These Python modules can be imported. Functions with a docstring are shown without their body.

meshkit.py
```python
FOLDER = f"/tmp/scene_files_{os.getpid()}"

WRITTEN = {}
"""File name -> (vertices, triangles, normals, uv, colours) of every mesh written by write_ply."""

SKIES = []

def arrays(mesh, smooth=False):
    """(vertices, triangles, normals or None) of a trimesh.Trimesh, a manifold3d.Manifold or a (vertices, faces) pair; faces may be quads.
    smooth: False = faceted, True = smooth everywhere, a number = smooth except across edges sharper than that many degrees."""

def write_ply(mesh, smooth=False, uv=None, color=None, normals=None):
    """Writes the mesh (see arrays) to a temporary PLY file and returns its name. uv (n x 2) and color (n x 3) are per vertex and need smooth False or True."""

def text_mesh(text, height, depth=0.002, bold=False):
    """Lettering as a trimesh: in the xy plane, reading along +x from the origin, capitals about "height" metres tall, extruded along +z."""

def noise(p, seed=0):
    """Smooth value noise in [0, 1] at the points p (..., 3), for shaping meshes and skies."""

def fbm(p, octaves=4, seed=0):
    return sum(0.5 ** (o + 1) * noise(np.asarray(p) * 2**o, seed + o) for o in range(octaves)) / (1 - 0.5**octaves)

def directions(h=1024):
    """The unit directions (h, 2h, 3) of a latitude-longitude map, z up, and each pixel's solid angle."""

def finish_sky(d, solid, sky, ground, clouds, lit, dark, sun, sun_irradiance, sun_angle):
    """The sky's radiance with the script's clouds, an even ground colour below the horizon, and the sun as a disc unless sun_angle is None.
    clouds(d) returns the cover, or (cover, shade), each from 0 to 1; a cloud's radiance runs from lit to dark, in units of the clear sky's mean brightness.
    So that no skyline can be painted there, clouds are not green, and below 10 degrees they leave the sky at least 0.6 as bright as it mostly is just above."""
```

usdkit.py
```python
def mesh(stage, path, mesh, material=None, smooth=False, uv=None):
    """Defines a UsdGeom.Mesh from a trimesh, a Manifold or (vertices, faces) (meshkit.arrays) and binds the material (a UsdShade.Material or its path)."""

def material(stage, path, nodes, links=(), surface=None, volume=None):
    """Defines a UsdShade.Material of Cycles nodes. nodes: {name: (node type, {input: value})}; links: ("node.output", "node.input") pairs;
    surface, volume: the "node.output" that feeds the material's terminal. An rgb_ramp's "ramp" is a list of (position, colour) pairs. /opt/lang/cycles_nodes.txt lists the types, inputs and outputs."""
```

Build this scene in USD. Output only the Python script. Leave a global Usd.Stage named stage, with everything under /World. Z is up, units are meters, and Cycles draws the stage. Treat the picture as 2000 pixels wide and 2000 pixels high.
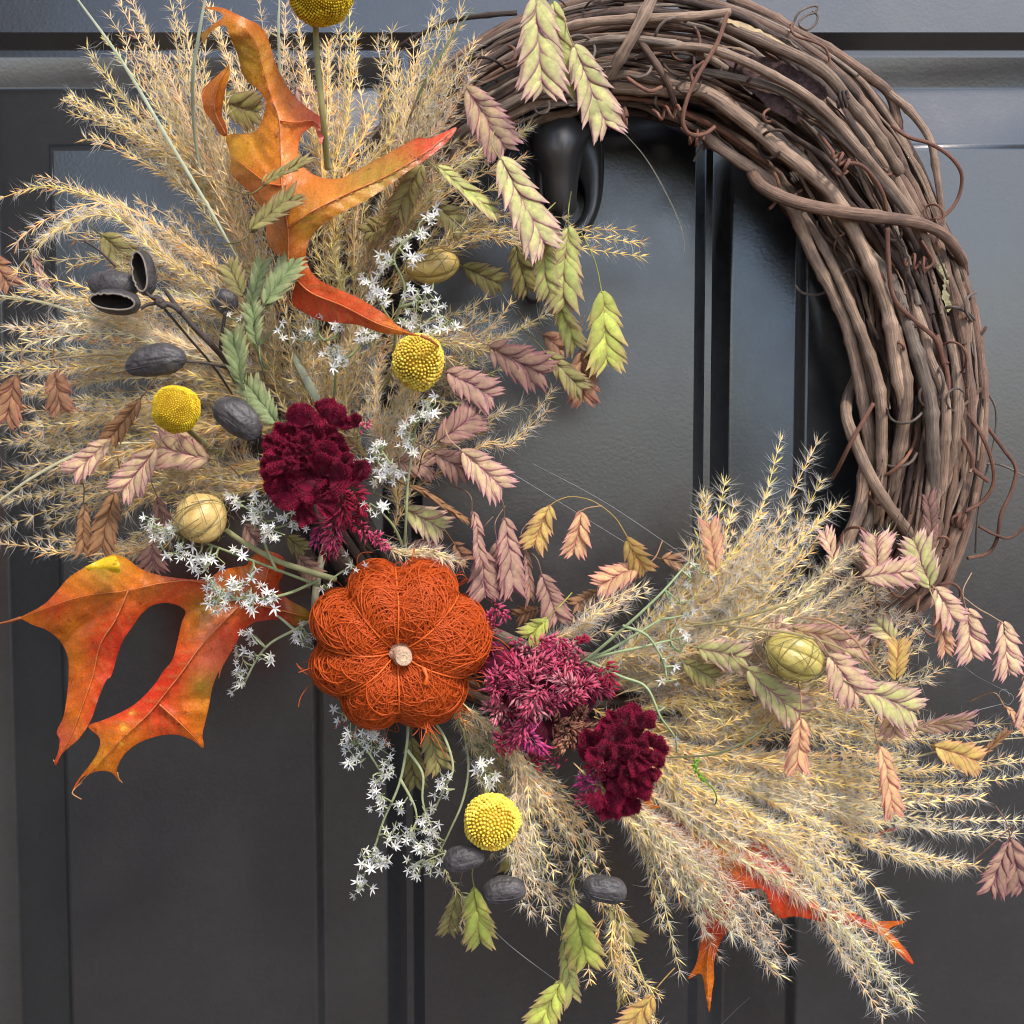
import math, random, numpy as np, trimesh, usdkit, meshkit
from pxr import Usd, UsdGeom, UsdLux, UsdShade, Gf, Sdf, Vt
from scipy.spatial import Delaunay
from scipy.interpolate import RBFInterpolator
import shapely
from shapely.geometry import Polygon, LineString

stage = Usd.Stage.CreateInMemory()
UsdGeom.SetStageUpAxis(stage, UsdGeom.Tokens.z)
UsdGeom.SetStageMetersPerUnit(stage, 1.0)
UsdGeom.Xform.Define(stage, '/World')
UsdGeom.Scope.Define(stage, '/World/Looks')

# ---------------------------------------------------------------- camera
F = 2000.0                       # focal length in pixels of the 2000 px picture
DIST = 0.64                      # camera to door, metres
TILT = math.radians(3.2)         # looking slightly down
S = DIST / F                     # metres per pixel on the door
CAM = np.array([0.0, -DIST, DIST * math.tan(TILT)])
cam = UsdGeom.Camera.Define(stage, '/World/camera')
cam.CreateHorizontalApertureAttr(36.0); cam.CreateVerticalApertureAttr(36.0)
cam.CreateFocalLengthAttr(36.0 * F / 2000.0)
cam.CreateClippingRangeAttr(Gf.Vec2f(0.02, 200.0))
cam.AddTranslateOp().Set(Gf.Vec3d(*CAM))
cam.AddRotateXOp().Set(90.0 - math.degrees(TILT))
cam.CreateExposureAttr(0.88)

# ---------------------------------------------------------------- daylight
SUN = np.array([0.34, -0.56, 0.86]); SUN /= np.linalg.norm(SUN)
dome = UsdLux.DomeLight.Define(stage, '/World/sky')
dome.CreateIntensityAttr(1.0)
skymat = usdkit.material(stage, '/World/Looks/sky_look', {
    "s": ("sky_texture", {"sky_type": "single_scattering", "sun_disc": False, "sun_elevation": math.asin(SUN[2]),
                          "sun_rotation": math.atan2(SUN[0], SUN[1]), "air_density": 1.0, "aerosol_density": 2.0, "ozone_density": 1.0}),
    "h": ("hsv", {"saturation": 1.0}), "b": ("background_shader", {"strength": 0.15})}, [("s.color", "h.color"), ("h.color", "b.color")], surface="b.background")
UsdShade.MaterialBindingAPI.Apply(dome.GetPrim()).Bind(skymat)
dome.GetPrim().SetCustomDataByKey('kind', 'structure')
sun = UsdLux.DistantLight.Define(stage, '/World/sun')
sun.CreateIntensityAttr(0.5); sun.CreateAngleAttr(7.0); sun.CreateColorAttr(Gf.Vec3f(1.0, 0.93, 0.82))
sun.CreateNormalizeAttr(True)
_z = SUN; _x = np.cross([0, 0, 1.0], _z); _x /= np.linalg.norm(_x); _y = np.cross(_z, _x)
sun.AddTransformOp().Set(Gf.Matrix4d(*_x, 0, *_y, 0, *_z, 0, 0, 0, 0, 1))

# ---------------------------------------------------------------- helpers
_ct, _st = math.cos(TILT), math.sin(TILT)
def P(px, py, d=0.0):
    """Pixel of the photograph and height above the door (metres) -> point."""
    px, py, d = np.broadcast_arrays(np.asarray(px, float), np.asarray(py, float), np.asarray(d, float))
    u, v = (px - 1000) / F, (1000 - py) / F
    r = np.stack([u, _ct + v * _st, -_st + v * _ct], -1)
    t = (DIST - d) / r[..., 1]
    return CAM + r * t[..., None]
def PP(pts, d=None):
    pts = np.asarray(pts, float)
    return P(pts[:, 0], pts[:, 1], pts[:, 2] if d is None else d)
def px(n, d=0.08):               # n pixels as metres at height d
    return n * S * (DIST - d) / DIST

_names = {}
def numbered(parent, name):
    k = (str(parent), name); i = _names.get(k, 0); _names[k] = i + 1
    return f"{parent}/{name}" if i == 0 else f"{parent}/{name}_{i:03d}"
def thing(name, label, cat, group=None, loc=None):
    path = numbered('/World', name)
    x = UsdGeom.Xform.Define(stage, path)
    p = x.GetPrim(); p.SetCustomDataByKey('label', label); p.SetCustomDataByKey('category', cat)
    if group: p.SetCustomDataByKey('group', group)
    if loc is not None:
        x.AddTranslateOp().Set(Gf.Vec3d(*map(float, loc))); ORIGIN[path] = np.asarray(loc, float)
    return path
ORIGIN = {}
def obj(parent, name, mesh, mat, col=None, grain=None, smooth=True, kind=None, label=None):
    """One Mesh prim under parent ('/World' or a thing or a part); col: per-vertex own colour."""
    path = numbered(parent, name)
    v, f = (mesh.vertices, mesh.faces) if hasattr(mesh, 'vertices') else mesh
    v = np.asarray(v, float)
    top = '/'.join(path.split('/')[:3])
    if top in ORIGIN: v = v - ORIGIN[top]
    m = usdkit.mesh(stage, path, (v, np.asarray(f)), mat, smooth=smooth)
    if col is not None:
        UsdGeom.PrimvarsAPI(m).CreatePrimvar('tint', Sdf.ValueTypeNames.Color3fArray, 'vertex').Set(Vt.Vec3fArray.FromNumpy(np.asarray(col, np.float32)))
    if grain is not None:
        UsdGeom.PrimvarsAPI(m).CreatePrimvar('grain', Sdf.ValueTypeNames.Float3Array, 'vertex').Set(Vt.Vec3fArray.FromNumpy(np.asarray(grain, np.float32)))
    if kind: m.GetPrim().SetCustomDataByKey('kind', kind)
    if label: m.GetPrim().SetCustomDataByKey('label', label)
    return path
def wires(parent, name, lines, width, mat, kind=None):
    """Thin fibres as one BasisCurves."""
    path = numbered(parent, name)
    c = UsdGeom.BasisCurves.Define(stage, path)
    c.CreateTypeAttr('linear'); c.CreateCurveVertexCountsAttr(Vt.IntArray.FromNumpy(np.array([len(l) for l in lines], np.int32)))
    pts = np.concatenate(lines)
    top = '/'.join(path.split('/')[:3])
    if top in ORIGIN: pts = pts - ORIGIN[top]
    c.CreatePointsAttr(Vt.Vec3fArray.FromNumpy(pts.astype(np.float32)))
    w = np.asarray(width, float)
    w = np.full(len(pts), float(w)) if w.ndim == 0 else np.repeat(w, [len(l) for l in lines]) if len(w) == len(lines) else w
    c.CreateWidthsAttr(Vt.FloatArray.FromNumpy(w.astype(np.float32))); c.SetWidthsInterpolation('vertex')
    UsdShade.MaterialBindingAPI.Apply(c.GetPrim()).Bind(mat)
    if kind: c.GetPrim().SetCustomDataByKey('kind', kind)
    return path

def spline(pts, step=None, n=None):
    """Catmull-Rom through the rows of pts (any dimension), resampled evenly by the first two/three columns."""
    p = np.asarray(pts, float)
    if len(p) == 2: p = np.array([p[0], (2 * p[0] + p[1]) / 3, (p[0] + 2 * p[1]) / 3, p[1]])
    q = np.vstack([2 * p[0] - p[1], p, 2 * p[-1] - p[-2]])
    out = []
    for i in range(1, len(q) - 2):
        t = np.linspace(0, 1, 14, endpoint=False)[:, None]
        a, b, c, d = q[i - 1], q[i], q[i + 1], q[i + 2]
        out.append(0.5 * ((2 * b) + (c - a) * t + (2 * a - 5 * b + 4 * c - d) * t**2 + (3 * b - a - 3 * c + d) * t**3))
    out = np.vstack(out + [p[-1:]])
    L = np.r_[0, np.cumsum(np.linalg.norm(np.diff(out[:, :2], axis=0), axis=1))]
    m = n or max(3, int(L[-1] / step) + 1)
    s = np.linspace(0, L[-1], m)
    return np.stack([np.interp(s, L, out[:, k]) for k in range(out.shape[1])], 1)

def tube(pts, radii, sides=6, cap=True):
    p = np.asarray(pts, float); n = len(p)
    r = np.broadcast_to(np.asarray(radii, float), (n,))
    t = np.gradient(p, axis=0); t /= np.maximum(np.linalg.norm(t, axis=1, keepdims=True), 1e-12)
    ref = np.array([0.31, 0.9, 0.23]) if abs(t[0] @ [0.31, 0.9, 0.23]) < 0.85 else np.array([0.9, -0.2, 0.3])
    u = np.cross(t[0], ref); u /= np.linalg.norm(u)
    us = []
    for k in range(n):
        u = u - t[k] * (u @ t[k]); u /= max(np.linalg.norm(u), 1e-12); us.append(u)
    u = np.array(us); w = np.cross(t, u)
    a = np.arange(sides) * 2 * np.pi / sides
    v = p[:, None] + r[:, None, None] * (np.cos(a)[None, :, None] * u[:, None] + np.sin(a)[None, :, None] * w[:, None])
    v = v.reshape(-1, 3)
    i = np.arange(n - 1)[:, None] * sides; j = np.arange(sides)[None]; j2 = (j + 1) % sides
    q = np.stack([i + j, i + j2, i + sides + j2, i + sides + j], -1).reshape(-1, 4)
    f = np.vstack([q[:, [0, 1, 2]], q[:, [0, 2, 3]]])
    if cap:
        v = np.vstack([v, p[0], p[-1]]); e = n * sides; jj = np.arange(sides); k2 = (jj + 1) % sides; o = (n - 1) * sides
        f = np.vstack([f, np.stack([np.full(sides, e), k2, jj], 1), np.stack([np.full(sides, e + 1), o + jj, o + k2], 1)])
    return v, f
def join(parts):
    vs, fs, n = [], [], 0
    for v, f in parts:
        vs.append(v); fs.append(np.asarray(f) + n); n += len(v)
    return np.vstack(vs), np.vstack(fs)
def unit(a):
    a = np.asarray(a, float); return a / np.maximum(np.linalg.norm(a, axis=-1, keepdims=True), 1e-12)
def rows(n, c): return np.tile(np.asarray(c, float), (n, 1))

def spindles(b, e, length, width):
    """Little 4-sided pointed husks from b along unit e: (verts, faces), vectorised."""
    n = len(b); ref = np.where(np.abs(e[:, 1:2]) < 0.8, [[0, 1.0, 0]], [[1.0, 0, 0]])
    u = unit(np.cross(e, ref)); w = np.cross(e, u)
    m = b + e * (length * 0.4)[:, None]; h = (width / 2)[:, None]
    v = np.stack([b, m + u * h, m + w * h, m - u * h, m - w * h, b + e * length[:, None]], 1)
    f = np.array([[0, 2, 1], [0, 3, 2], [0, 4, 3], [0, 1, 4], [5, 1, 2], [5, 2, 3], [5, 3, 4], [5, 4, 1]])
    return v.reshape(-1, 3), (np.arange(n)[:, None, None] * 6 + f).reshape(-1, 3)
def hairs(b, e, length, width, rng, curl=0.25):
    """Fine tapering hairs (two-segment blades) from b along e."""
    n = len(b); s = unit(np.cross(e, unit(rng.normal(size=(n, 3)))))
    k = unit(np.cross(e, s)) * (rng.normal(size=(n, 1)) * curl)
    L = length[:, None]; w = (width / 2)[:, None]
    m = b + e * L * 0.5 + k * L * 0.25; t = b + e * L + k * L
    v = np.stack([b - s * w, b + s * w, m - s * w * .8, m + s * w * .8, t], 1)
    f = np.array([[0, 1, 3], [0, 3, 2], [2, 3, 4]])
    return v.reshape(-1, 3), (np.arange(n)[:, None, None] * 5 + f).reshape(-1, 3)
def polyline_dist(q, line):
    """Distance of points q (n,2) to a polyline, and the fraction along it."""
    best = np.full(len(q), 1e9); fr = np.zeros(len(q)); line = np.asarray(line, float); m = len(line) - 1
    for i in range(m):
        a, b = line[i], line[i + 1]; ab = b - a
        t = np.clip(((q - a) @ ab) / max(ab @ ab, 1e-9), 0, 1)
        dd = np.linalg.norm(q - a - t[:, None] * ab, axis=1)
        s = dd < best; best[s] = dd[s]; fr[s] = (i + t[s]) / m
    return best, fr
K = 700 / 1932.0
def Z(ox, oy, *pts, k=K):        # points read off an enlargement whose corner is (ox, oy)
    return [(ox + x * k, oy + y * k) for x, y in pts]

# ---------------------------------------------------------------- materials
def M(name, nodes, links, surface): return usdkit.material(stage, '/World/Looks/' + name, nodes, links, surface=surface)
def plant(name, rough=0.6, trans=0.25, spec=0.3, scale=220.0, vary=0.35, bump=0.0, bscale=900.0, sheen=0.0):
    """Own colour from the mesh (tint), mottled by noise, partly translucent."""
    nodes = {"a": ("attribute", {"attribute": "tint"}), "c": ("texture_coordinate", {}),
             "n": ("noise_texture", {"scale": scale, "detail": 4.0, "roughness": 0.65}),
             "r": ("map_range", {"from_min": 0.3, "from_max": 0.7, "to_min": 1 - vary, "to_max": 1 + vary}),
             "o": ("object_info", {}), "ro": ("map_range", {"from_min": 0.0, "from_max": 1.0, "to_min": 0.86, "to_max": 1.12}),
             "mm": ("math", {"math_type": "multiply"}),
             "m": ("mix", {"mix_type": "multiply", "fac": 1.0}),
             "p": ("principled_bsdf", {"roughness": rough, "specular_ior_level": spec, "sheen_weight": sheen}),
             "t": ("translucent_bsdf", {}), "x": ("mix_closure", {"fac": trans})}
    links = [("c.object", "n.vector"), ("n.fac", "r.value"), ("o.random", "ro.value"), ("r.result", "mm.value1"), ("ro.result", "mm.value2"),
             ("a.color", "m.color1"), ("mm.value", "m.color2"), ("m.color", "p.base_color"), ("m.color", "t.color"), ("p.BSDF", "x.closure1"), ("t.BSDF", "x.closure2")]
    if bump:
        nodes["bn"] = ("noise_texture", {"scale": bscale, "detail": 3.0}); nodes["b"] = ("bump", {"strength": bump, "distance": 0.0006})
        links += [("c.object", "bn.vector"), ("bn.fac", "b.height"), ("b.normal", "p.normal")]
    return M(name, nodes, links, "x.closure")
def plain(name, c, rough=0.5, spec=0.5, scale=150.0, vary=0.3, bump=0.3, dist=0.0005, bscale=None, stretch=None):
    c = np.asarray(c, float)
    nodes = {"c": ("texture_coordinate", {}), "n": ("noise_texture", {"scale": scale, "detail": 5.0, "roughness": 0.65}),
             "r": ("rgb_ramp", {"ramp": [(0.25, tuple(c * (1 - vary))), (0.5, tuple(c)), (0.78, tuple(np.minimum(c * (1 + vary), 0.95)))]}),
             "bn": ("noise_texture", {"scale": bscale or scale * 3, "detail": 4.0}), "b": ("bump", {"strength": bump, "distance": dist}),
             "p": ("principled_bsdf", {"roughness": rough, "specular_ior_level": spec})}
    links = [("n.fac", "r.fac"), ("r.color", "p.base_color"), ("c.object", "bn.vector"), ("bn.fac", "b.height"), ("b.normal", "p.normal"), ("c.object", "n.vector")]
    return M(name, nodes, links, "p.BSDF")
# ================================================================ the door
door_mat = M('door_paint', {
    "c": ("texture_coordinate", {}),
    "n": ("noise_texture", {"scale": 420.0, "detail": 2.0, "roughness": 0.5}),
    "n2": ("noise_texture", {"scale": 30.0, "detail": 2.0}),
    "ad": ("math", {"math_type": "add"}),
    "b": ("bump", {"strength": 0.25, "distance": 0.0003}),
    "d": ("noise_texture", {"scale": 9.0, "detail": 6.0, "roughness": 0.7}),
    "rr": ("map_range", {"from_min": 0.3, "from_max": 0.7, "to_min": 0.20, "to_max": 0.36}),
    "v": ("voronoi_texture", {"scale": 85.0, "randomness": 1.0}),
    "dr": ("rgb_ramp", {"ramp": [(0.0, (0.05, 0.05, 0.047)), (0.02, (0.010, 0.0102, 0.0105)), (1.0, (0.010, 0.0102, 0.0105))]}),
    "p": ("principled_bsdf", {"specular_ior_level": 0.82, "ior": 1.72})},
    [("c.object", "n.vector"), ("c.object", "n2.vector"), ("c.object", "d.vector"), ("c.object", "v.vector"), ("n.fac", "ad.value1"), ("n2.fac", "ad.value2"),
     ("ad.value", "b.height"), ("d.fac", "rr.value"), ("rr.result", "p.roughness"), ("v.distance", "dr.fac"), ("dr.color", "p.base_color"), ("b.normal", "p.normal")], "p.BSDF")
door = thing('front_door', 'charcoal painted panelled front door behind the wreath', 'door')
def xw(x, y): return P(x, y)[0]
DX0, DX1, DZ0, DZ1, ZB = -0.46, 0.53, -1.15, 0.44, -0.78
ZT = P(1000, 63)[2]
LX0, LX1 = xw(-103, 900), xw(828, 1500)
RX0, RX1 = xw(1355, 700), xw(1355, 700) + (LX1 - LX0)
def slab(x0, x1, z0, z1, y0=0.0, y1=0.044):
    m = trimesh.creation.box((x1 - x0, y1 - y0, z1 - z0)); m.apply_translation(((x0 + x1) / 2, (y0 + y1) / 2, (z0 + z1) / 2)); return m
for nm, a in (('stile', (DX0, LX0, DZ0, DZ1)), ('stile', (LX1, RX0, ZB, ZT)), ('stile', (RX1, DX1, DZ0, DZ1)), ('rail', (LX0, RX1, ZT, DZ1)), ('rail', (LX0, RX1, DZ0, ZB))):
    obj(door, nm, slab(*a), door_mat, smooth=False)
t_ = np.array([0, 2, 22, 25, 38, 41, 80, 83, 87, 90, 200, 205, 215, 219, 222]) * S
y_ = np.array([0, 0.5, 7.0, 7.6, 7.6, 8.4, 19.5, 20.0, 20.0, 19.6, 7.6, 6.6, 1.2, 0.35, 0.2]) * 0.001
def moulding(x0, x1, z0, z1):
    pr_t = np.interp(np.linspace(0, len(t_) - 1, len(t_)), range(len(t_)), t_)
    v, f = [], []
    for t, y in zip(pr_t, y_):
        v += [(x0 + t, y, z0 + t), (x1 - t, y, z0 + t), (x1 - t, y, z1 - t), (x0 + t, y, z1 - t)]
    for i in range(len(pr_t) - 1):
        for k in range(4):
            a, b = 4 * i + k, 4 * i + (k + 1) % 4
            f += [(a, b, b + 4), (a, b + 4, a + 4)]
    tm = pr_t[-1]
    return (np.array(v), np.array(f)), (x0 + tm, x1 - tm, z0 + tm, z1 - tm)
for x0, x1 in ((LX0, LX1), (RX0, RX1)):
    mo, inner = moulding(x0, x1, ZB, ZT)
    pn = obj(door, 'panel', slab(*inner, y0=0.0002), door_mat, smooth=False)
    obj(pn, 'moulding', mo, door_mat, smooth=28)
ground_mat = plain('paving', (0.075, 0.048, 0.034), rough=0.8, scale=1.6, vary=0.9, bump=0.3, dist=0.004)
gp = obj('/World', 'ground', (np.array([[-40, 0.05, -1.2], [40, 0.05, -1.2], [40, -60, -1.2], [-40, -60, -1.2]]), np.array([[0, 2, 1], [0, 3, 2]])), ground_mat, smooth=False, kind='structure')
# the side wall of the entrance, beyond the frame's edge, that darkens the outer mouldings
wall_mat = plain('entrance_wall', (0.085, 0.075, 0.068), rough=.85, scale=30, vary=.4, bump=.5, dist=.003)
wl = trimesh.creation.box((.12, 1.5, 2.6)); wl.apply_translation((-.98, -.75, .1)); obj('/World', 'entrance_wall', wl, wall_mat, smooth=False, kind='structure')
# ================================================================ the vine wreath
def bark(name, c1, c2, rough=0.62):
    return M(name, {"c": ("texture_coordinate", {}), "n": ("noise_texture", {"scale": 60.0, "detail": 6.0, "roughness": 0.7}),
        "g": ("attribute", {"attribute": "grain"}), "n2": ("noise_texture", {"scale": 1.0, "detail": 4.0, "roughness": 0.7}), "o": ("object_info", {}),
        "ro": ("map_range", {"from_min": 0, "from_max": 1, "to_min": 0.7, "to_max": 1.25}),
        "r": ("rgb_ramp", {"ramp": [(0.3, c2), (0.5, tuple((np.array(c1) + c2) / 2)), (0.68, c1)]}),
        "r2": ("map_range", {"from_min": 0.3, "from_max": 0.7, "to_min": 0.45, "to_max": 1.5}), "mm": ("math", {"math_type": "multiply"}),
        "m": ("mix", {"mix_type": "multiply", "fac": 1.0}), "b": ("bump", {"strength": 0.9, "distance": 0.0011}),
        "p": ("principled_bsdf", {"roughness": rough, "specular_ior_level": 0.35})},
        [("c.object", "n.vector"), ("g.vector", "n2.vector"), ("o.random", "ro.value"), ("n.fac", "r.fac"), ("n2.fac", "r2.value"), ("r2.result", "mm.value1"), ("ro.result", "mm.value2"),
         ("r.color", "m.color1"), ("mm.value", "m.color2"), ("m.color", "p.base_color"), ("n2.fac", "b.height"), ("b.normal", "p.normal")], "p.BSDF")
BARK = [bark('bark_tan', (0.34, 0.235, 0.165), (0.155, 0.098, 0.069)), bark('bark_brown', (0.24, 0.145, 0.10), (0.10, 0.06, 0.044)),
        bark('bark_grey', (0.29, 0.225, 0.175), (0.14, 0.10, 0.077)), bark('bark_dark', (0.10, 0.06, 0.045), (0.035, 0.022, 0.019))]
TEND = bark('tendril_red', (0.27, 0.125, 0.078), (0.15, 0.065, 0.045), 0.5)
TENDG = bark('tendril_grey', (0.22, 0.17, 0.14), (0.11, 0.085, 0.07), 0.5)
wreath = thing('vine_wreath', 'round wreath of twisted brown grape vines hanging on the door', 'wreath')
RC = np.array([1200.0, 800.0])
_ai = np.array([-180, -150, -120, -90, -60, -42, -25, -14, 4, 9, 18, 29, 40, 56, 72, 90, 105, 124, 140, 160, 180.0])
_ri = np.array([530, 510, 490, 480, 480, 500, 508, 495, 489, 486, 475, 496, 490, 520, 560, 570, 560, 545, 540, 535, 530.0])
_ao = np.array([-180, -150, -120, -90, -55, -28, -14, 8, 31, 54, 75, 90, 105, 116, 130, 150, 180.0])
_ro = np.array([690, 660, 640, 620, 640, 738, 730, 729, 746, 815, 828, 815, 790, 756, 720, 700, 690.0])
def ring(th, u):
    a = (th + 180) % 360 - 180
    r = np.interp(a, _ai, _ri) * (1 - u) + np.interp(a, _ao, _ro) * u
    return RC[0] + r * np.cos(np.radians(th)), RC[1] - r * np.sin(np.radians(th))
rg = np.random.default_rng(5)
def grain_of(v, sides):
    """Bark grain coordinates: round the vine, and (slowly) along it."""
    n = (len(v) - 2) // sides; r = v[:n * sides].reshape(n, sides, 3); c = r.mean(1); s = np.r_[0, np.cumsum(np.linalg.norm(np.diff(c, axis=0), axis=1))]
    a = np.arange(sides) * 2 * np.pi / sides; o = rg.uniform(0, 90)
    g = np.stack(np.broadcast_arrays(3.2 * np.cos(a)[None] + o, 3.2 * np.sin(a)[None], (s * 55)[:, None]), -1).reshape(-1, 3)
    return np.vstack([g, g[0], g[-1]])
def lumpy(n, r, rng, every):
    out = np.full(n, float(r)); i = rng.integers(3, every)
    nodes = []
    while i < n - 2:
        out *= 1 + rng.uniform(.10, .28) * np.exp(-((np.arange(n) - i) / 1.1) ** 2); nodes.append(i); i += rng.integers(int(every * .6), int(every * 1.5))
    return out, nodes
def ring_vine(u0, w0, r, a0, a1, mat, sway=0.12, rng=rg, name='vine'):
    th = np.arange(a0, a1, 2.0); n = len(th); s = np.radians(th)
    k1, k2 = rng.uniform(0.6, 1.6), rng.uniform(1.7, 3.4); p1, p2 = rng.uniform(0, 6.28, 2)
    du = rng.uniform(-.25, .25) * (np.linspace(0, 1, n) - .5)
    u = u0 + du + sway * (np.sin(k1 * s + p1) * .7 + np.sin(k2 * s + p2) * .35)
    kink = np.cumsum(rng.normal(size=n) * 0.007) ; kink -= np.linspace(0, kink[-1], n)
    u = np.clip(u + kink, 0.03, 0.97)
    half = np.sqrt(np.clip(1 - (2 * u - 1) ** 2, 0.02, 1))
    w = w0 + 0.28 * np.sin(rng.uniform(.8, 2) * s + rng.uniform(0, 6.28))
    am = (th + 180) % 360 - 180; hid = np.clip((np.abs(am - 45) - 72) / 25, 0, 1)      # flatter where the flowers are wired on
    d = (0.040 + 0.030 * half * np.clip(w, -1, 1)) * (1 - .6 * hid) + 0.0006 * rng.normal(size=n)
    x, y = ring(th, u)
    rr, nodes = lumpy(n, r, rng, 14)
    rr = rr * np.linspace(1.1, .85, n) * (1 + .07 * rng.normal(size=n))
    parts = [tube(P(x, y, d), px(rr, .05), 8)]
    for i in nodes:                                     # broken-off bud stubs at the joints
        if rng.random() < .45 and r > 6:
            p = P(x[i], y[i], d[i]); t = unit(P(x[i + 1], y[i + 1], d[i + 1]) - p)
            o = unit(np.cross(t, unit(rng.normal(size=3)))); o = o if o[1] < .2 else -o
            L = px(rng.uniform(14, 30)); parts.append(tube(np.array([p, p + o * L * .6 + t * L * .2, p + o * L + t * L * .6]), px(np.array([r * .55, r * .38, r * .3])), 5))
    return obj(wreath, name, join(parts), mat, grain=np.vstack([grain_of(p[0], sd) for p, sd in zip(parts, [8] + [5] * 9)]))
for k in range(26):                                     # back and core
    ring_vine(rg.uniform(.05, .95), rg.uniform(-1, -.25), rg.uniform(7, 12), *(lambda a: (a, a + rg.uniform(150, 330)))(rg.uniform(-180, 180)), BARK[rg.choice([1, 3, 3, 3])])
for k in range(36):                                     # thick front vines
    a = rg.uniform(-80, 110); ring_vine(.06 + .9 * ((k * .618) % 1), rg.uniform(.2, 1), rg.uniform(5.5, 11.5), a - rg.uniform(40, 90), a + rg.uniform(40, 100), BARK[rg.choice([0, 0, 1, 1, 2, 3])], .10)
for k in range(84):                                     # thin front vines
    a = rg.uniform(-60, 130); ring_vine(rg.uniform(.05, .97), rg.uniform(.6, 1.15), rg.uniform(2.6, 6.2), a - rg.uniform(20, 60), a + rg.uniform(15, 60), BARK[rg.choice([0, 1, 1, 2, 3])], .22)
def traced(pts, r, mat, name, step=8, lump=True, d=None):
    p = spline(pts, step); n = len(p)
    rr = np.interp(np.linspace(0, 1, n), np.linspace(0, 1, len(np.atleast_1d(r))), np.atleast_1d(r))
    if lump: rr = rr * .92 * lumpy(n, 1, rg, 12)[0]
    t = tube(PP(p), px(rr, .06), 8); return obj(wreath, name, t, mat, grain=grain_of(t[0], 8))
# vines that cross or leave the bundle, as they lie
traced([(1462, 322, .062), (1485, 362, .08), (1545, 392, .086), (1620, 410, .088), (1700, 422, .088), (1790, 435, .084), (1842, 458, .074), (1875, 500, .058), (1884, 535, .04)], [12, 13, 13, 12, 10], BARK[1], 'vine')
traced([(1284, -30, .075), (1262, 20, .082), (1225, 90, .085), (1188, 152, .074), (1170, 200, .05)], [13, 12, 11], BARK[0], 'vine')
traced([(1240, 66, .08), (1275, 115, .083), (1303, 160, .082), (1322, 215, .07), (1338, 252, .055)], [7, 6.5, 5], BARK[1], 'vine')
traced([(1690, 700, .040), (1672, 740, .050), (1657, 772, .060), (1653, 812, .068), (1667, 855, .076), (1695, 920, .08), (1730, 980, .078), (1770, 1035, .07), (1790, 1075, .05)], [11, 12, 12, 11], BARK[0], 'vine')
traced([(1372, 262, .06), (1402, 286, .068), (1450, 318, .07), (1500, 352, .07), (1545, 405, .07), (1588, 500, .07), (1625, 570, .07), (1658, 650, .071), (1682, 759, .07), (1694, 831, .068), (1702, 904, .064), (1702, 990, .055)], [11, 12, 13, 13], BARK[0], 'vine')
traced([(1540, 380, .06), (1600, 470, .07), (1645, 560, .074), (1682, 650, .076), (1708, 722, .077), (1720, 784, .077), (1722, 867, .074), (1720, 950, .068), (1712, 1020, .06)], [8, 10, 12, 11], BARK[0], 'vine')
traced([(1690, 520, .07), (1725, 590, .076), (1749, 650, .079), (1766, 722, .08), (1771, 784, .08), (1762, 840, .078), (1748, 925, .07), (1740, 990, .06)], [10, 12, 13, 11], BARK[0], 'vine')
traced([(1740, 540, .07), (1765, 610, .078), (1784, 668, .081), (1801, 722, .082), (1814, 770, .082), (1819, 815, .08), (1822, 905, .074), (1822, 1000, .06)], [11, 13, 14, 12], BARK[2], 'vine')
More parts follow.
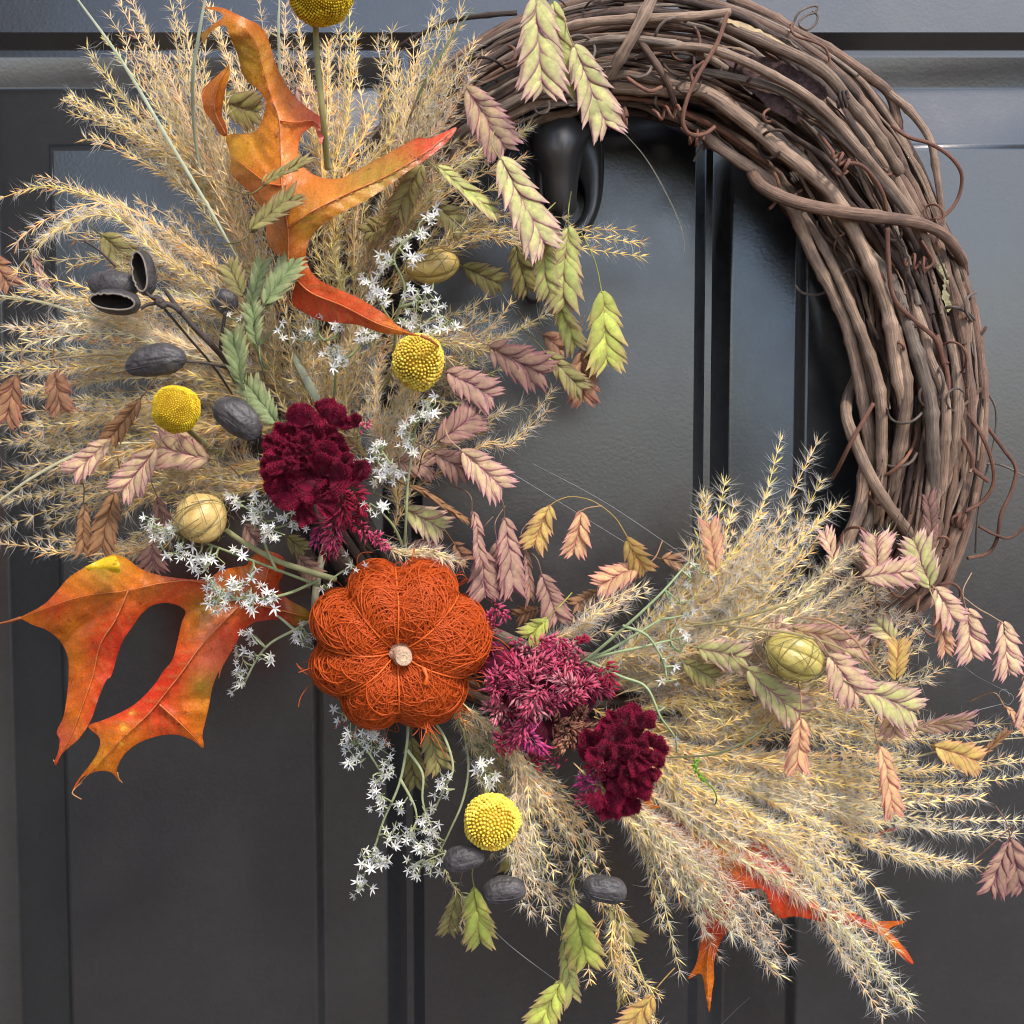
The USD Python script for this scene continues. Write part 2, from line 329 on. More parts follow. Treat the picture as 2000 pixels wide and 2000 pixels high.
traced([(1780, 580, .066), (1806, 650, .074), (1815, 697, .076), (1834, 742, .077), (1847, 795, .076), (1844, 885, .072), (1836, 980, .065), (1828, 1080, .055)], [9, 10, 11, 9], BARK[0], 'vine')
traced([(1850, 640, .06), (1866, 720, .066), (1868, 800, .068), (1862, 880, .066), (1846, 980, .06), (1838, 1080, .055), (1850, 1140, .045)], [8, 9, 9, 8], BARK[0], 'vine')
traced([(1340, 135, .074), (1430, 150, .08), (1517, 174, .083), (1580, 212, .084), (1626, 250, .085), (1695, 322, .085), (1771, 417, .08), (1815, 500, .07)], [7, 8, 8, 7], BARK[2], 'vine')
traced([(1230, 95, .07), (1300, 90, .08), (1405, 101, .085), (1525, 156, .088), (1608, 214, .088), (1695, 312, .086), (1782, 420, .08), (1828, 520, .07)], [8, 9, 9, 8], BARK[0], 'vine')
traced([(1110, 90, .07), (1200, 76, .08), (1290, 82, .082), (1350, 96, .08), (1420, 135, .074)], [7, 8, 7], BARK[2], 'vine')
traced([(1080, 60, .07), (1157, 43, .076), (1260, 36, .08), (1350, 32, .08), (1425, 24, .075)], [9, 9, 8], BARK[0], 'vine')
traced([(1150, 160, .07), (1208, 146, .075), (1290, 158, .078), (1360, 176, .074)], [10, 9, 8], BARK[0], 'vine')
traced([(1150, 195, .06), (1200, 190, .066), (1280, 198, .068), (1340, 222, .066), (1420, 262, .06), (1500, 320, .058)], [5, 5.5, 5], TEND, 'vine')
traced([(1195, 170, .07), (1290, 175, .074), (1370, 178, .076), (1440, 225, .078), (1520, 290, .08), (1590, 345, .082), (1640, 400, .082), (1700, 520, .082), (1732, 600, .082), (1750, 720, .08), (1765, 790, .078), (1762, 880, .07)], [13, 14, 14, 13, 12], BARK[0], 'vine')
traced([(1405, 45, .078), (1500, 85, .08), (1605, 137, .08), (1660, 200, .08), (1710, 260, .08), (1760, 340, .076)], [11, 12, 10], BARK[0], 'vine')
traced([(1735, 182, .05), (1775, 215, .05), (1815, 270, .05), (1828, 330, .052), (1838, 400, .05), (1842, 450, .05)], [8, 7.5, 6], BARK[0], 'vine')
traced([(1423, -5, .04), (1500, 30, .045), (1560, 65, .048), (1625, 100, .048), (1690, 145, .048), (1738, 185, .048), (1755, 255, .045)], [11, 11, 10], BARK[1], 'vine')
traced([(1605, 1150, .05), (1625, 1110, .06), (1655, 1055, .066), (1680, 990, .066), (1690, 900, .06)], [14, 14, 13], BARK[0], 'vine')
traced([(1655, 1070, .066), (1690, 1110, .064), (1730, 1150, .055)], [13, 12, 10], BARK[0], 'vine')
traced([(742, 118, .02), (800, 78, .03), (880, 42, .035), (950, 30, .04), (1010, 25, .04)], [4.5, 5, 5.5], BARK[3], 'vine')
traced([(918, 165, .05), (960, 130, .056), (1020, 108, .058), (1090, 95, .05)], [7, 7, 6], BARK[1], 'vine')
# curling tendrils
def tendril(pts, r=3.0, mat=TEND): return traced(pts, r, mat, 'tendril', 5, False)
def coil(x, y, d, dx, dy, turns, rad, r=3.0, mat=TEND, lead=None):
    n = int(turns * 12); t = np.linspace(0, turns * 2 * np.pi, n); ax = unit(np.array([dx, dy])); pr = np.array([-ax[1], ax[0]])
    L = math.hypot(dx, dy); q = np.array([x, y]) + ax * (t / t[-1])[:, None] * L + pr * (np.sin(t) * rad)[:, None]
    pts = np.c_[q, d + px(rad) * np.cos(t)]
    if lead is not None: pts = np.vstack([np.array(lead, float), pts])
    t = tube(PP(pts), px(r), 6); return obj(wreath, 'tendril', t, mat, grain=grain_of(t[0], 6))
tendril([(1742, 246, .066), (1775, 268, .07), (1815, 280, .07), (1855, 305, .068), (1878, 340, .064), (1872, 385, .06), (1848, 418, .06), (1815, 432, .062)], 3.6)
tendril([(1422, 24, .085), (1400, 85, .088), (1362, 150, .09), (1340, 200, .09), (1334, 240, .088), (1348, 262, .084), (1375, 262, .08), (1396, 248, .078)], 4)
tendril([(1120 * K + 1300, 650 + 380 * K, .085), (1000 * K + 1300, 650 + 590 * K, .085), (930 * K + 1300, 650 + 730 * K, .07), (1300 + 895 * K, 650 + 790 * K, .05)], 4)
tendril([(1923, 827, .05), (1962, 880, .05), (1984, 915, .05), (1975, 960, .05), (1955, 1005, .05), (1948, 1050, .048), (1930, 1080, .045), (1890, 1090, .05)], 3.6)
tendril([(1880, 795, .06), (1915, 845, .066), (1937, 900, .066), (1940, 945, .064), (1918, 980, .062), (1882, 1000, .062), (1862, 1012, .06)], 3.8)
coil(1862, 1010, .062, 26, 14, 2.6, 13, 3.2, lead=[(1880, 1000, .062)])
tendril([(1858, 1020, .06), (1855, 1070, .06), (1852, 1110, .058), (1842, 1140, .05)], 3.2)
tendril([(1912, 1028, .05), (1945, 1045, .05), (1975, 1050, .05), (2010, 1020, .05)], 3)
tendril([(1830, 5 + 650, .07), (1845, 700, .074), (1852, 760, .076), (1838, 800, .074), (1822, 860, .07), (1800, 890, .066)], 4.5)
tendril([(1733, 445, .09), (1735, 500, .088), (1745, 580, .086), (1785, 625, .082), (1825, 660, .08), (1840, 700, .075), (1848, 740, .07)], 4.2)
tendril([(1553, 558, .05), (1568, 572, .055), (1600, 575, .06), (1630, 560, .066), (1646, 534, .072), (1670, 526, .074), (1690, 545, .07)], 2.6, TENDG)
tendril([(1925, 760, .04), (1945, 800, .04), (1942, 860, .04), (1925, 930, .042), (1910, 1010, .04), (1905, 1080, .035)], 2.2, TENDG)
tendril([(1925, 905, .045), (1960, 910, .045), (2010, 935, .045)], 2, TENDG)
tendril([(1620, 990, .05), (1645, 985, .055), (1662, 1000, .056), (1664, 1030, .05)], 3)
tendril([(1880, 855, .07), (1898, 890, .07), (1900, 915, .068), (1930, 940, .065)], 4)
tendril([(1548, 50, .05), (1560, 25, .052), (1585, 12, .05), (1598, 14, .05), (1590, 25, .05), (1575, 30, .05), (1560, 45, .05), (1575, 58, .05), (1592, 48, .05), (1597, 30, .05), (1586, 22, .05)], 2.4, TENDG)
tendril([(1550, 45, .06), (1545, 55, .062), (1555, 70, .064), (1590, 82, .064), (1612, 95, .062), (1620, 120, .06), (1608, 138, .06)], 2.6)
coil(1203, 232, .085, 22, -4, 3, 17, 4, lead=[(1190, 250, .07)])
coil(1285, 222, .085, 45, -5, 2, 12, 3, lead=[(1275, 215, .08)])
coil(1348, 266, .07, 26, 8, 2, 15, 3, lead=[(1330, 250, .07)])
coil(1372, 282, .06, 14, -2, 2.2, 10, 2.6, TENDG, lead=[(1362, 300, .06), (1355, 315, .06)])
coil(1628, 298, .092, 28, 28, 2.2, 11, 3.4, lead=[(1600, 260, .08)])
tendril([(1650, 318, .09), (1680, 322, .09), (1705, 345, .088), (1725, 380, .084), (1732, 410, .08)], 3.6)
tendril([(1625, 330, .09), (1640, 342, .092), (1655, 335, .09)], 3)
coil(1635, 195, .085, 22, -2, 3, 16, 2.6, BARK[3])
coil(1545, 348, .07, 12, -6, 3, 10, 2.0, TENDG)
coil(1768, 505, .078, 45, 15, 2.5, 14, 2.6)
tendril([(1800, 470, .08), (1812, 490, .08), (1822, 512, .078), (1808, 525, .078), (1795, 512, .08)], 2.6)
tendril([(1225, 152, .09), (1248, 168, .094), (1270, 178, .094), (1292, 170, .09)], 3.4)
tendril([(1330, 230, .085), (1352, 165, .088), (1350, 140, .088), (1375, 120, .088)], 3)
for k in range(46):                                     # small stray tendrils all along the bundle
    th = rg.uniform(-32, 118); u = rg.uniform(.05, .98); x, y = ring(th, u); dd = .052 + .03 * math.sqrt(max(.05, 1 - (2 * u - 1) ** 2))
    q = [(x, y, dd - .01)]; a = rg.uniform(0, 6.28); c = rg.choice([-1, 1]) * rg.uniform(.1, .55); L = rg.uniform(8, 17)
    for j in range(rg.integers(5, 11)):
        x += L * math.cos(a); y += L * math.sin(a); a += c; c *= 1.12; q.append((x, y, dd + .006 * math.sin(j * .8) + rg.normal() * .001))
    tendril(q, rg.uniform(1.8, 3.2), [TEND, TEND, TENDG, BARK[3]][k % 4])
# flakes of old bark caught between the vines
flake_mat = bark('bark_flake', (0.10, 0.055, 0.05), (0.04, 0.024, 0.024), 0.85)
def flake(outline, d, mat, name='bark_flake', amp=.005):
    pg = Polygon(outline); q = []
    for i in np.arange(0, pg.exterior.length, 5): c = pg.exterior.interpolate(i); q.append((c.x + rg.normal() * 1.5, c.y + rg.normal() * 1.5))
    b = np.array(pg.bounds); g = np.stack(np.meshgrid(np.arange(b[0], b[2], 6), np.arange(b[1], b[3], 6)), -1).reshape(-1, 2) + rg.normal(size=2) * .5
    inn = shapely.contains_xy(pg.buffer(-3), g[:, 0], g[:, 1]); q = np.vstack([q, g[inn]])
    f = Delaunay(q).simplices; c = q[f].mean(1); f = f[shapely.contains_xy(pg, c[:, 0], c[:, 1])]
    z = d + amp * (meshkit.fbm(np.c_[q * .03, np.zeros(len(q))], 4, 3) - .5) * 2
    return obj(wreath, name, (PP(np.c_[q, z]), f), mat, smooth=True, grain=np.c_[q * .12, z * 900])
flake(Z(1300, 0, (300, 250), (420, 280), (620, 330), (760, 400), (860, 470), (870, 530), (760, 560), (640, 480), (420, 400), (310, 330)), .074, flake_mat)
flake(Z(1300, 0, (440, 480), (560, 500), (700, 540), (860, 610), (840, 640), (750, 640), (690, 670), (640, 620), (560, 590), (500, 520)), .080, flake_mat)
lichen_mat = plain('lichen', (0.27, 0.25, 0.14), rough=.9, scale=300, bump=.8, dist=.001)
flake(Z(1300, 0, (1430, 1360), (1480, 1390), (1530, 1480), (1570, 1550), (1560, 1640), (1520, 1690), (1490, 1600), (1500, 1500), (1450, 1430)), .064, lichen_mat, 'lichen_patch', .006)
split = Polygon(Z(1300, 0, (335, 105), (420, 120), (540, 180), (660, 245), (640, 252), (520, 205), (400, 150), (330, 122)))
wood_mat = plain('split_wood', (.50, .37, .20), rough=.7, scale=200, vary=.3, bump=.5)
flake(list(split.exterior.coords)[:-1], .0815, wood_mat, 'split_wood', .001)
for k in range(70):                                     # shreds of peeling bark lying along the vines
    th = rg.uniform(-30, 118); u = rg.uniform(.05, .95); n = rg.integers(5, 10); tt = th + np.linspace(0, rg.uniform(2.5, 7), n)
    uu = np.clip(u + np.cumsum(rg.normal(size=n) * .006), .02, .98); x, y = ring(tt, uu); dd = .046 + .034 * np.sqrt(np.maximum(.05, 1 - (2 * u - 1) ** 2)) + .0035 * np.abs(np.linspace(-1, 1, n)) ** 2
    t = tube(P(x, y, dd), px(np.linspace(2.4, .8, n)), 5); t[0][:, 1] *= 1.0
    obj(wreath, 'bark_shred', t, [BARK[0], BARK[2], BARK[3], flake_mat][k % 4], grain=grain_of(t[0], 5))
# ================================================================ the black knocker under the wreath
knock_mat = M('black_metal', {"c": ("texture_coordinate", {}), "n": ("noise_texture", {"scale": 40.0, "detail": 4.0}),
    "r": ("map_range", {"from_min": .3, "from_max": .7, "to_min": .28, "to_max": .42}), "p": ("principled_bsdf", {"base_color": (0.03, 0.03, 0.031), "specular_ior_level": 1.0})},
    [("c.object", "n.vector"), ("n.fac", "r.value"), ("r.result", "p.roughness")], "p.BSDF")
kn = thing('door_knocker', 'black glossy metal door knocker hanging inside the top of the wreath', 'knocker')
def loft(secs, n=28):
    """secs: (cx, cy, half width px, centre height m, half depth m): lofted oval sections."""
    s = spline(np.array(secs, float), n=26); a = np.arange(n) * 2 * np.pi / n; v = []
    for cx, cy, hw, d, hd in s:
        v.append(P(cx + hw * np.cos(a), cy + 0 * a, d + hd * np.sin(a)))
    v = np.vstack(v); f = []
    m = len(s)
    i = np.arange(m - 1)[:, None] * n; j = np.arange(n)[None]; j2 = (j + 1) % n
    q = np.stack([i + j, i + j2, i + n + j2, i + n + j], -1).reshape(-1, 4); f = np.vstack([q[:, [0, 2, 1]], q[:, [0, 3, 2]]])
    return v, f
obj(kn, 'striker_arm', loft([(1092, 140, 40, .03, .009), (1090, 180, 56, .033, .012), (1092, 225, 60, .036, .015), (1095, 262, 58, .038, .017), (1092, 300, 47, .037, .018), (1094, 340, 37, .035, .014), (1096, 380, 31, .033, .012), (1100, 408, 27, .031, .009), (1102, 425, 6, .03, .003)]), knock_mat, smooth=True)
ao = np.linspace(0, 2 * np.pi, 72, endpoint=False)
op = np.c_[1112 + 68 * np.sign(np.cos(ao)) * np.abs(np.cos(ao)) ** .8, 320 + 142 * np.sign(np.sin(ao)) * np.abs(np.sin(ao)) ** .8]
ip = np.c_[1108 + 34 * np.cos(ao), 392 + 48 * np.sin(ao)]
pts, fcs = [], []
prof = [(0.0, .002), (0.0, .016), (.12, .0205), (.45, .022), (.88, .0205), (1.0, .016), (1.0, .002)]
for w, d in prof: pts.append(P(*(op * (1 - w) + ip * w).T, d))
v = np.vstack(pts); n = 72
i = np.arange(len(prof) - 1)[:, None] * n; j = np.arange(n)[None]; j2 = (j + 1) % n
q = np.stack([i + j, i + j2, i + n + j2, i + n + j], -1).reshape(-1, 4)
obj(kn, 'knocker_ring', (v, np.vstack([q[:, [0, 1, 2]], q[:, [0, 2, 3]]])), knock_mat, smooth=40)
bp = trimesh.creation.cylinder(px(22), .016, sections=32); bp.apply_transform(trimesh.transformations.rotation_matrix(np.pi / 2, (1, 0, 0))); bp.apply_translation(P(1042, 570, .006))
bolt = thing('door_bumper', 'small round black metal button fixed on the door below the knocker', 'door fitting')
obj(bolt, 'plate', bp, knock_mat, smooth=40)
dm = trimesh.creation.icosphere(3, px(19)); dm.vertices[:, 1] *= .35; dm.apply_translation(P(1042, 570, .014)); obj(bolt, 'dome', dm, knock_mat)
# ================================================================ feathery grass plumes
grass_mat = plant('grass_straw', rough=.55, trans=.3, vary=.25, scale=400)
fluff_mat = plant('grass_fluff', rough=.8, trans=.5, spec=.15, vary=.1, scale=200)
blade_mat = plant('grass_blade', rough=.5, trans=.2, vary=.15, scale=150)
STRAW = {'gold': (0.90, 0.68, 0.25), 'tan': (0.82, 0.63, 0.29), 'olive': (0.64, 0.53, 0.21), 'brown': (0.66, 0.49, 0.27), 'cream': (0.90, 0.75, 0.40)}
GRASS = "feathery grass plumes fanning out of the wreath"
def plume(label, path, n=8, spread=60, fluff=1.0, tone='tan', d=(0.05, 0.09, 0.07), tip=0.5, seed=0, dense=1.0, rnd=.03, off=.4):
    """path: the plume's middle line in pixels, root first. Each plume is a set of racemes (parts), each with its tuft of hairs."""
    rng = np.random.default_rng(1000 + seed)
    path = np.array(path, float)
    path[1:-1] += rng.normal(size=(len(path) - 2, 2)) * np.array([14.0, 18.0])
    c = spline(np.c_[path, np.interp(np.linspace(0, 1, len(path)), np.linspace(0, 1, len(d)), d)], n=41)
    tan = np.gradient(c[:, :2], axis=0); tan = unit(tan); nor = np.c_[-tan[:, 1], tan[:, 0]]
    total = np.linalg.norm(np.diff(c[:, :2], axis=0), axis=1).sum()
    t = thing('grass_plume', label, 'grass plume', GRASS)
    base = np.array(STRAW[tone])
    s = np.linspace(0, 1, 41)
    obj(t, 'stem', tube(PP(c[:int(41 * .8):2]), px(np.linspace(1.6, .8, len(c[:int(41 * .8):2]))), 4), grass_mat, rows(len(tube(PP(c[:int(41 * .8):2]), 1, 4)[0]), base * .8))
    n = int(round(n * 1.35)) if n > 6 else n
    for k in range(n):
        t0 = rng.uniform(0, .5) if k else .0; t1 = min(1, rng.uniform(1 - tip, 1.0)) if k else 1.0
        m = max(6, int((t1 - t0) * total / 9)); tt = np.linspace(t0, t1, m)
        lat = (((k * .618 + rng.random() * .3) % 1) * 2 - 1) * spread if k else 0
        w = ((tt - t0) / max(t1 - t0, .01)); wig = (np.sin(w * rng.uniform(2, 5) + rng.uniform(0, 6.28)) * 9 + rng.normal() * spread * .3 * w) * w
        prof = lat * 1.5 * (w ** rng.uniform(.55, 1.5)) * (.6 + .4 * t1)
        q = np.stack([np.interp(tt, s, c[:, i]) for i in range(3)], 1)
        nn = np.stack([np.interp(tt, s, nor[:, i]) for i in range(2)], 1)
        q[:, :2] += nn * (prof + wig)[:, None]
        q[:, 2] = np.maximum(q[:, 2] + rng.normal() * .009 * w + .004 * np.sin(w * 4 + k), .006)
        w3 = PP(q); hue = base * rng.uniform(.82, 1.15) * (1 + rng.normal(size=3) * .04)
        rv, rf = tube(w3, px(np.linspace(1.35, .7, m)), 4); rc = rows(len(rv), hue * 1.0)
        # husks in pairs along the raceme
        L = np.r_[0, np.cumsum(np.linalg.norm(np.diff(w3, axis=0), axis=1))]
        gap = px(21) / dense; at = np.arange(L[-1] * .05, L[-1], gap); at = at + rng.normal(size=len(at)) * gap * .2
        at = np.repeat(at, 2); ct = len(at)
        if ct < 3: continue
        bp = np.stack([np.interp(at, L, w3[:, i]) for i in range(3)], 1)
        tg = np.gradient(w3, axis=0); td = unit(np.stack([np.interp(at, L, tg[:, i]) for i in range(3)], 1))
        side = unit(np.cross(td, [0, -1.0, 0])); front = np.cross(td, side)
        az = np.where(np.arange(ct) % 2 == 0, 0.0, np.pi) + rng.normal(size=ct) * .5
        rad = side * np.cos(az)[:, None] + front * np.sin(az)[:, None]
        spr = rng.uniform(.25, .85, ct)[:, None]
        e = unit(td + rad * spr)
        hv, hf = spindles(bp, e, px(rng.uniform(14, 30, ct)), px(rng.uniform(2.2, 4.0, ct)))
        hcol = np.repeat(hue * rng.uniform(.75, 1.2, (ct, 1)) * np.where(rng.random((ct, 1)) < .08, [[.78, .55, .45]], [[1.0, 1.0, 1.0]]), 6, 0)
        v = np.vstack([rv, hv]); f = np.vstack([rf, hf + len(rv)])
        rp = obj(t, 'raceme', (v, f), grass_mat, np.vstack([rc, hcol]), smooth=False)
        fluff = min(fluff, 1.5); nh = int(round(2 + 4.2 * fluff))
        if nh:
            b = np.repeat(bp, nh, 0); e2 = unit(np.repeat(td, nh, 0) * .75 + np.repeat(rad, nh, 0) * np.repeat(spr, nh, 0) * 1.25 + rng.normal(size=(len(b), 3)) * .42)
            fv, ff = hairs(b, e2, px(rng.uniform(14, 40, len(b)) * (.8 + .2 * fluff)), px(rng.uniform(.42, .75, len(b))), rng)
            fc = np.repeat(np.array([.90, .88, .82]) * rng.uniform(.8, 1.12, (len(b), 1)), 5, 0)
            obj(rp, 'hairs', (fv, ff), fluff_mat, np.minimum(fc, .95), smooth=False, kind='stuff')
    return t
_G = []
def g(*a, **k): _G.append((a, k))
# the fan above: upright plumes between the tall leaf and the vines
g('dense straw plume rising beside the tall oak leaf to the top edge', [(548, 660), (455, 430), (330, 200), (232, -10)], 16, 62, .55, 'tan', (.05, .085, .06))
g('straw plume whose short tip points at the upper corner of the door panel', [(520, 600), (400, 400), (270, 240), (118, 192)], 9, 40, .8, 'gold', (.05, .07, .05))
g('straw plume reaching the dark grooves near the upper corner', [(540, 640), (430, 420), (280, 260), (160, 105)], 9, 40, .6, 'gold', (.05, .06, .045))
g('straw plume leaning over the small folded lobe of the tall oak leaf', [(560, 620), (480, 420), (400, 230), (318, -20)], 15, 52, .5, 'tan', (.05, .075, .055))
g('thin straw plume behind the curled tip of the tall oak leaf', [(585, 600), (520, 400), (460, 180), (390, -20)], 9, 45, .5, 'tan', (.045, .05, .04))
g('straw plume just behind the upright lobe of the tall oak leaf', [(600, 580), (560, 380), (540, 180), (520, -20)], 12, 50, .5, 'brown', (.045, .05, .04))
g('straw plume standing behind the stem of the topmost yellow ball flower', [(640, 560), (620, 380), (600, 180), (585, 0)], 12, 55, .45, 'tan', (.045, .055, .045))
g('upright straw plume touching the topmost yellow ball flower', [(660, 560), (665, 380), (680, 200), (700, 20)], 13, 48, .5, 'gold', (.05, .065, .05))
g('upright straw plume in front of the dark panel groove end', [(690, 560), (705, 380), (735, 220), (760, 60)], 13, 50, .5, 'tan', (.05, .065, .05))
g('straw plume sweeping up over the upper left vines to the top edge', [(690, 560), (740, 400), (820, 200), (890, -10)], 16, 48, .55, 'tan', (.05, .085, .095))
g('bushy straw plume lying across the vines beside a pink oat head', [(700, 560), (770, 420), (850, 270), (935, 110)], 14, 45, .55, 'brown', (.05, .085, .095))
g('small straw plume poking out beside the black knocker', [(720, 540), (830, 400), (930, 320), (1055, 255)], 7, 30, .8, 'tan', (.06, .085, .085))
g('dark straw plume under the orange pointed leaf lobe', [(680, 640), (760, 480), (850, 380), (960, 330)], 10, 50, .4, 'brown', (.045, .065, .07))
g('thin straw plume whose tip points past the knocker ring', [(790, 560), (900, 470), (1040, 430), (1258, 478)], 5, 28, .7, 'gold', (.06, .08, .06), tip=.35)
g('tangled straw plume beneath the knocker and the green oat heads', [(740, 600), (840, 520), (960, 430), (1110, 415)], 10, 42, .6, 'tan', (.055, .07, .07))
g('straw plume pointing at the bare door below the knocker', [(700, 700), (820, 680), (940, 640), (1062, 606)], 10, 45, .8, 'tan', (.055, .08, .07))
g('brownish straw plume beside the upper red brown oat heads', [(720, 740), (800, 720), (900, 700), (990, 660)], 8, 50, .7, 'brown', (.045, .06, .06))
g('single sparse straw plume reaching across the open door centre', [(800, 960), (930, 910), (1010, 850), (1096, 765)], 3, 14, 1.0, 'tan', (.06, .075, .07), tip=.2)
g('soft straw plume above the pair of mauve oat heads', [(760, 900), (850, 850), (930, 810), (1020, 785)], 6, 30, 1.0, 'brown', (.05, .06, .06))
g('straw plume rising behind the crimson cockscomb toward the white flowers', [(660, 900), (680, 780), (720, 660), (760, 560)], 12, 70, .4, 'tan', (.045, .06, .065))
g('straw plume filling the hollow between tall leaf and crimson cockscomb', [(620, 860), (610, 740), (600, 640), (560, 500)], 13, 75, .4, 'olive', (.045, .06, .065))
g('straw plume under the orange leaf stalk near the white flowers', [(650, 720), (660, 600), (690, 480), (730, 380)], 13, 70, .35, 'olive', (.04, .06, .065))
g('straw plume below the pointed lobe of the tall oak leaf', [(700, 700), (720, 580), (770, 460), (830, 360)], 10, 60, .35, 'olive', (.04, .055, .06))
g('shadowy straw plume tucked behind the sage green oat heads', [(580, 860), (520, 720), (480, 560), (430, 420)], 14, 75, .5, 'tan', (.04, .06, .06))
g('straw filler plume around the foot of the tall oak leaf', [(640, 880), (600, 760), (580, 650), (600, 540)], 15, 90, .4, 'tan', (.05, .075, .085))
g('straw filler plume behind the lower white flowers by the cockscomb', [(720, 900), (690, 800), (660, 720), (620, 640)], 14, 85, .4, 'tan', (.05, .07, .08))
g('straw filler plume between the middle ball flower and the oat heads', [(760, 860), (790, 780), (830, 700), (900, 620)], 13, 75, .5, 'olive', (.045, .065, .07))
g('soft straw plume behind the white spray right of the crimson cockscomb', [(770, 1040), (775, 940), (790, 840), (800, 740)], 12, 75, .9, 'tan', (.05, .07, .075))
g('short straw plume rising between cockscomb and middle ball flower', [(730, 960), (745, 880), (760, 800), (790, 700)], 11, 60, .8, 'tan', (.06, .08, .085))
# the fan to the left
g('long thin straw plume stretching alone to the edge below the panel corner', [(470, 560), (370, 470), (240, 390), (110, 352), (-5, 382)], 3, 16, .6, 'gold', (.055, .08, .07, .06), tip=.15)
g('white tufted plume arching over and down above the open black pods', [(500, 620), (360, 500), (200, 432), (70, 440), (25, 540)], 6, 16, 1.7, 'gold', (.055, .085, .08, .075), tip=.2)
g('straw plume behind the open black seed pods', [(530, 650), (400, 560), (280, 490), (90, 520)], 8, 42, .7, 'tan', (.045, .055, .05))
g('straw plume between the tall oak leaf and the open black pods', [(545, 660), (450, 540), (350, 450), (230, 420)], 11, 50, .6, 'tan', (.045, .065, .06))
g('white tufted plume ending at the edge just below the open black pods', [(540, 720), (380, 640), (200, 600), (-20, 570)], 8, 28, 1.3, 'gold', (.055, .085, .08))
g('dense white tufted plume passing above the long black pod', [(540, 730), (380, 670), (200, 640), (-20, 625)], 9, 30, 1.4, 'cream', (.055, .085, .08))
g('white tufted plume passing behind the long black pod', [(545, 750), (400, 700), (200, 680), (-20, 690)], 9, 36, 1.2, 'gold', (.05, .075, .07))
g('straw plume between long black pod and yellow ball flower', [(545, 770), (400, 740), (220, 730), (-20, 745)], 9, 36, 1.0, 'tan', (.05, .07, .065))
g('straw plume running behind the yellow ball flower to the edge', [(550, 800), (400, 790), (200, 790), (-20, 800)], 9, 34, 1.1, 'gold', (.05, .07, .06))
g('soft gold plume filling the space around the left yellow ball flower', [(600, 860), (480, 830), (380, 800), (220, 770)], 14, 85, 1.0, 'gold', (.045, .06, .06))
g('soft tan plume filling the space below the open black pods', [(600, 800), (470, 720), (330, 650), (160, 630)], 14, 80, 1.0, 'tan', (.045, .06, .06))
g('soft gold plume filling the space behind the round golden pod', [(600, 930), (470, 960), (330, 960), (170, 940)], 14, 75, 1.1, 'gold', (.045, .055, .055))
g('straw plume under the yellow ball flower among pink oat heads', [(550, 830), (400, 840), (220, 830), (-10, 862)], 9, 34, 1.1, 'gold', (.05, .065, .06))
g('straw plume below the pink oat heads reaching the edge', [(550, 860), (400, 880), (200, 890), (-20, 925)], 9, 36, 1.2, 'gold', (.05, .065, .055))
g('tufted plume beside the golden pod dipping toward the edge', [(550, 890), (400, 920), (200, 930), (-20, 985)], 9, 36, 1.2, 'gold', (.05, .06, .055))
g('tufted plume crossing behind the narrow brown oat heads', [(550, 910), (400, 960), (200, 985), (-20, 1035)], 9, 32, 1.2, 'gold', (.05, .06, .05))
g('lowest straw plume just above the big orange oak leaf', [(540, 930), (400, 1010), (250, 1070), (-10, 1072)], 7, 26, 1.3, 'gold', (.05, .06, .05))
g('straw filler plume left of the crimson cockscomb', [(580, 960), (480, 900), (400, 850), (300, 820)], 11, 60, .9, 'tan', (.04, .055, .055))
g('straw filler plume behind the paired black pods twig', [(580, 860), (480, 780), (380, 700), (250, 660)], 12, 60, .8, 'tan', (.04, .055, .055))
# the fan to the lower right
g('short white tufted plume standing up alone against the door', [(1170, 1330), (1290, 1210), (1365, 1080), (1425, 930)], 8, 30, 1.8, 'gold', (.06, .09, .075), tip=.4)
g('tallest tufted plume standing against the dark door inside the wreath', [(1180, 1330), (1350, 1200), (1500, 1060), (1580, 858)], 9, 42, 1.7, 'gold', (.06, .095, .08), tip=.5)
g('tufted plume leaning against the inner side of the vines', [(1190, 1340), (1370, 1230), (1520, 1110), (1635, 985)], 13, 40, 1.5, 'gold', (.06, .09, .085))
g('tufted plume lying under the green flower sprig toward the vines', [(1180, 1330), (1300, 1240), (1430, 1140), (1510, 1040)], 12, 48, 1.6, 'cream', (.055, .085, .08))
g('pinkish soft plume lying over the foot of the vines', [(1200, 1360), (1400, 1280), (1560, 1180), (1740, 1050)], 8, 30, 1.2, 'cream', (.06, .09, .085))
g('tan plume behind the veined golden pod', [(1220, 1370), (1400, 1300), (1600, 1220), (1790, 1145)], 11, 46, 1.1, 'brown', (.055, .08, .08))
g('tan plume under the veined golden pod and pink oat heads', [(1240, 1400), (1420, 1340), (1600, 1290), (1800, 1260)], 10, 46, .9, 'brown', (.05, .065, .065))
g('thin straw plume poking out beyond the pink oat heads', [(1260, 1420), (1500, 1400), (1700, 1370), (1850, 1310)], 6, 26, 1.0, 'tan', (.055, .07, .065))
g('straw plume below the pair of overlapping pink oat heads', [(1240, 1420), (1420, 1390), (1600, 1400), (1790, 1430)], 12, 44, .9, 'gold', (.06, .08, .07))
g('straw plume pointing at the edge above the yellow oat head', [(1250, 1430), (1500, 1440), (1750, 1460), (2015, 1425)], 8, 34, 1.2, 'gold', (.06, .08, .065))
g('long straw plume reaching the edge under the yellow pink oat head', [(1250, 1440), (1480, 1470), (1750, 1510), (2020, 1500)], 11, 38, 1.2, 'gold', (.06, .09, .07))
g('long tufted plume reaching the edge above the mauve oat pair', [(1250, 1460), (1480, 1510), (1750, 1560), (2020, 1590)], 12, 40, 1.3, 'cream', (.06, .09, .07))
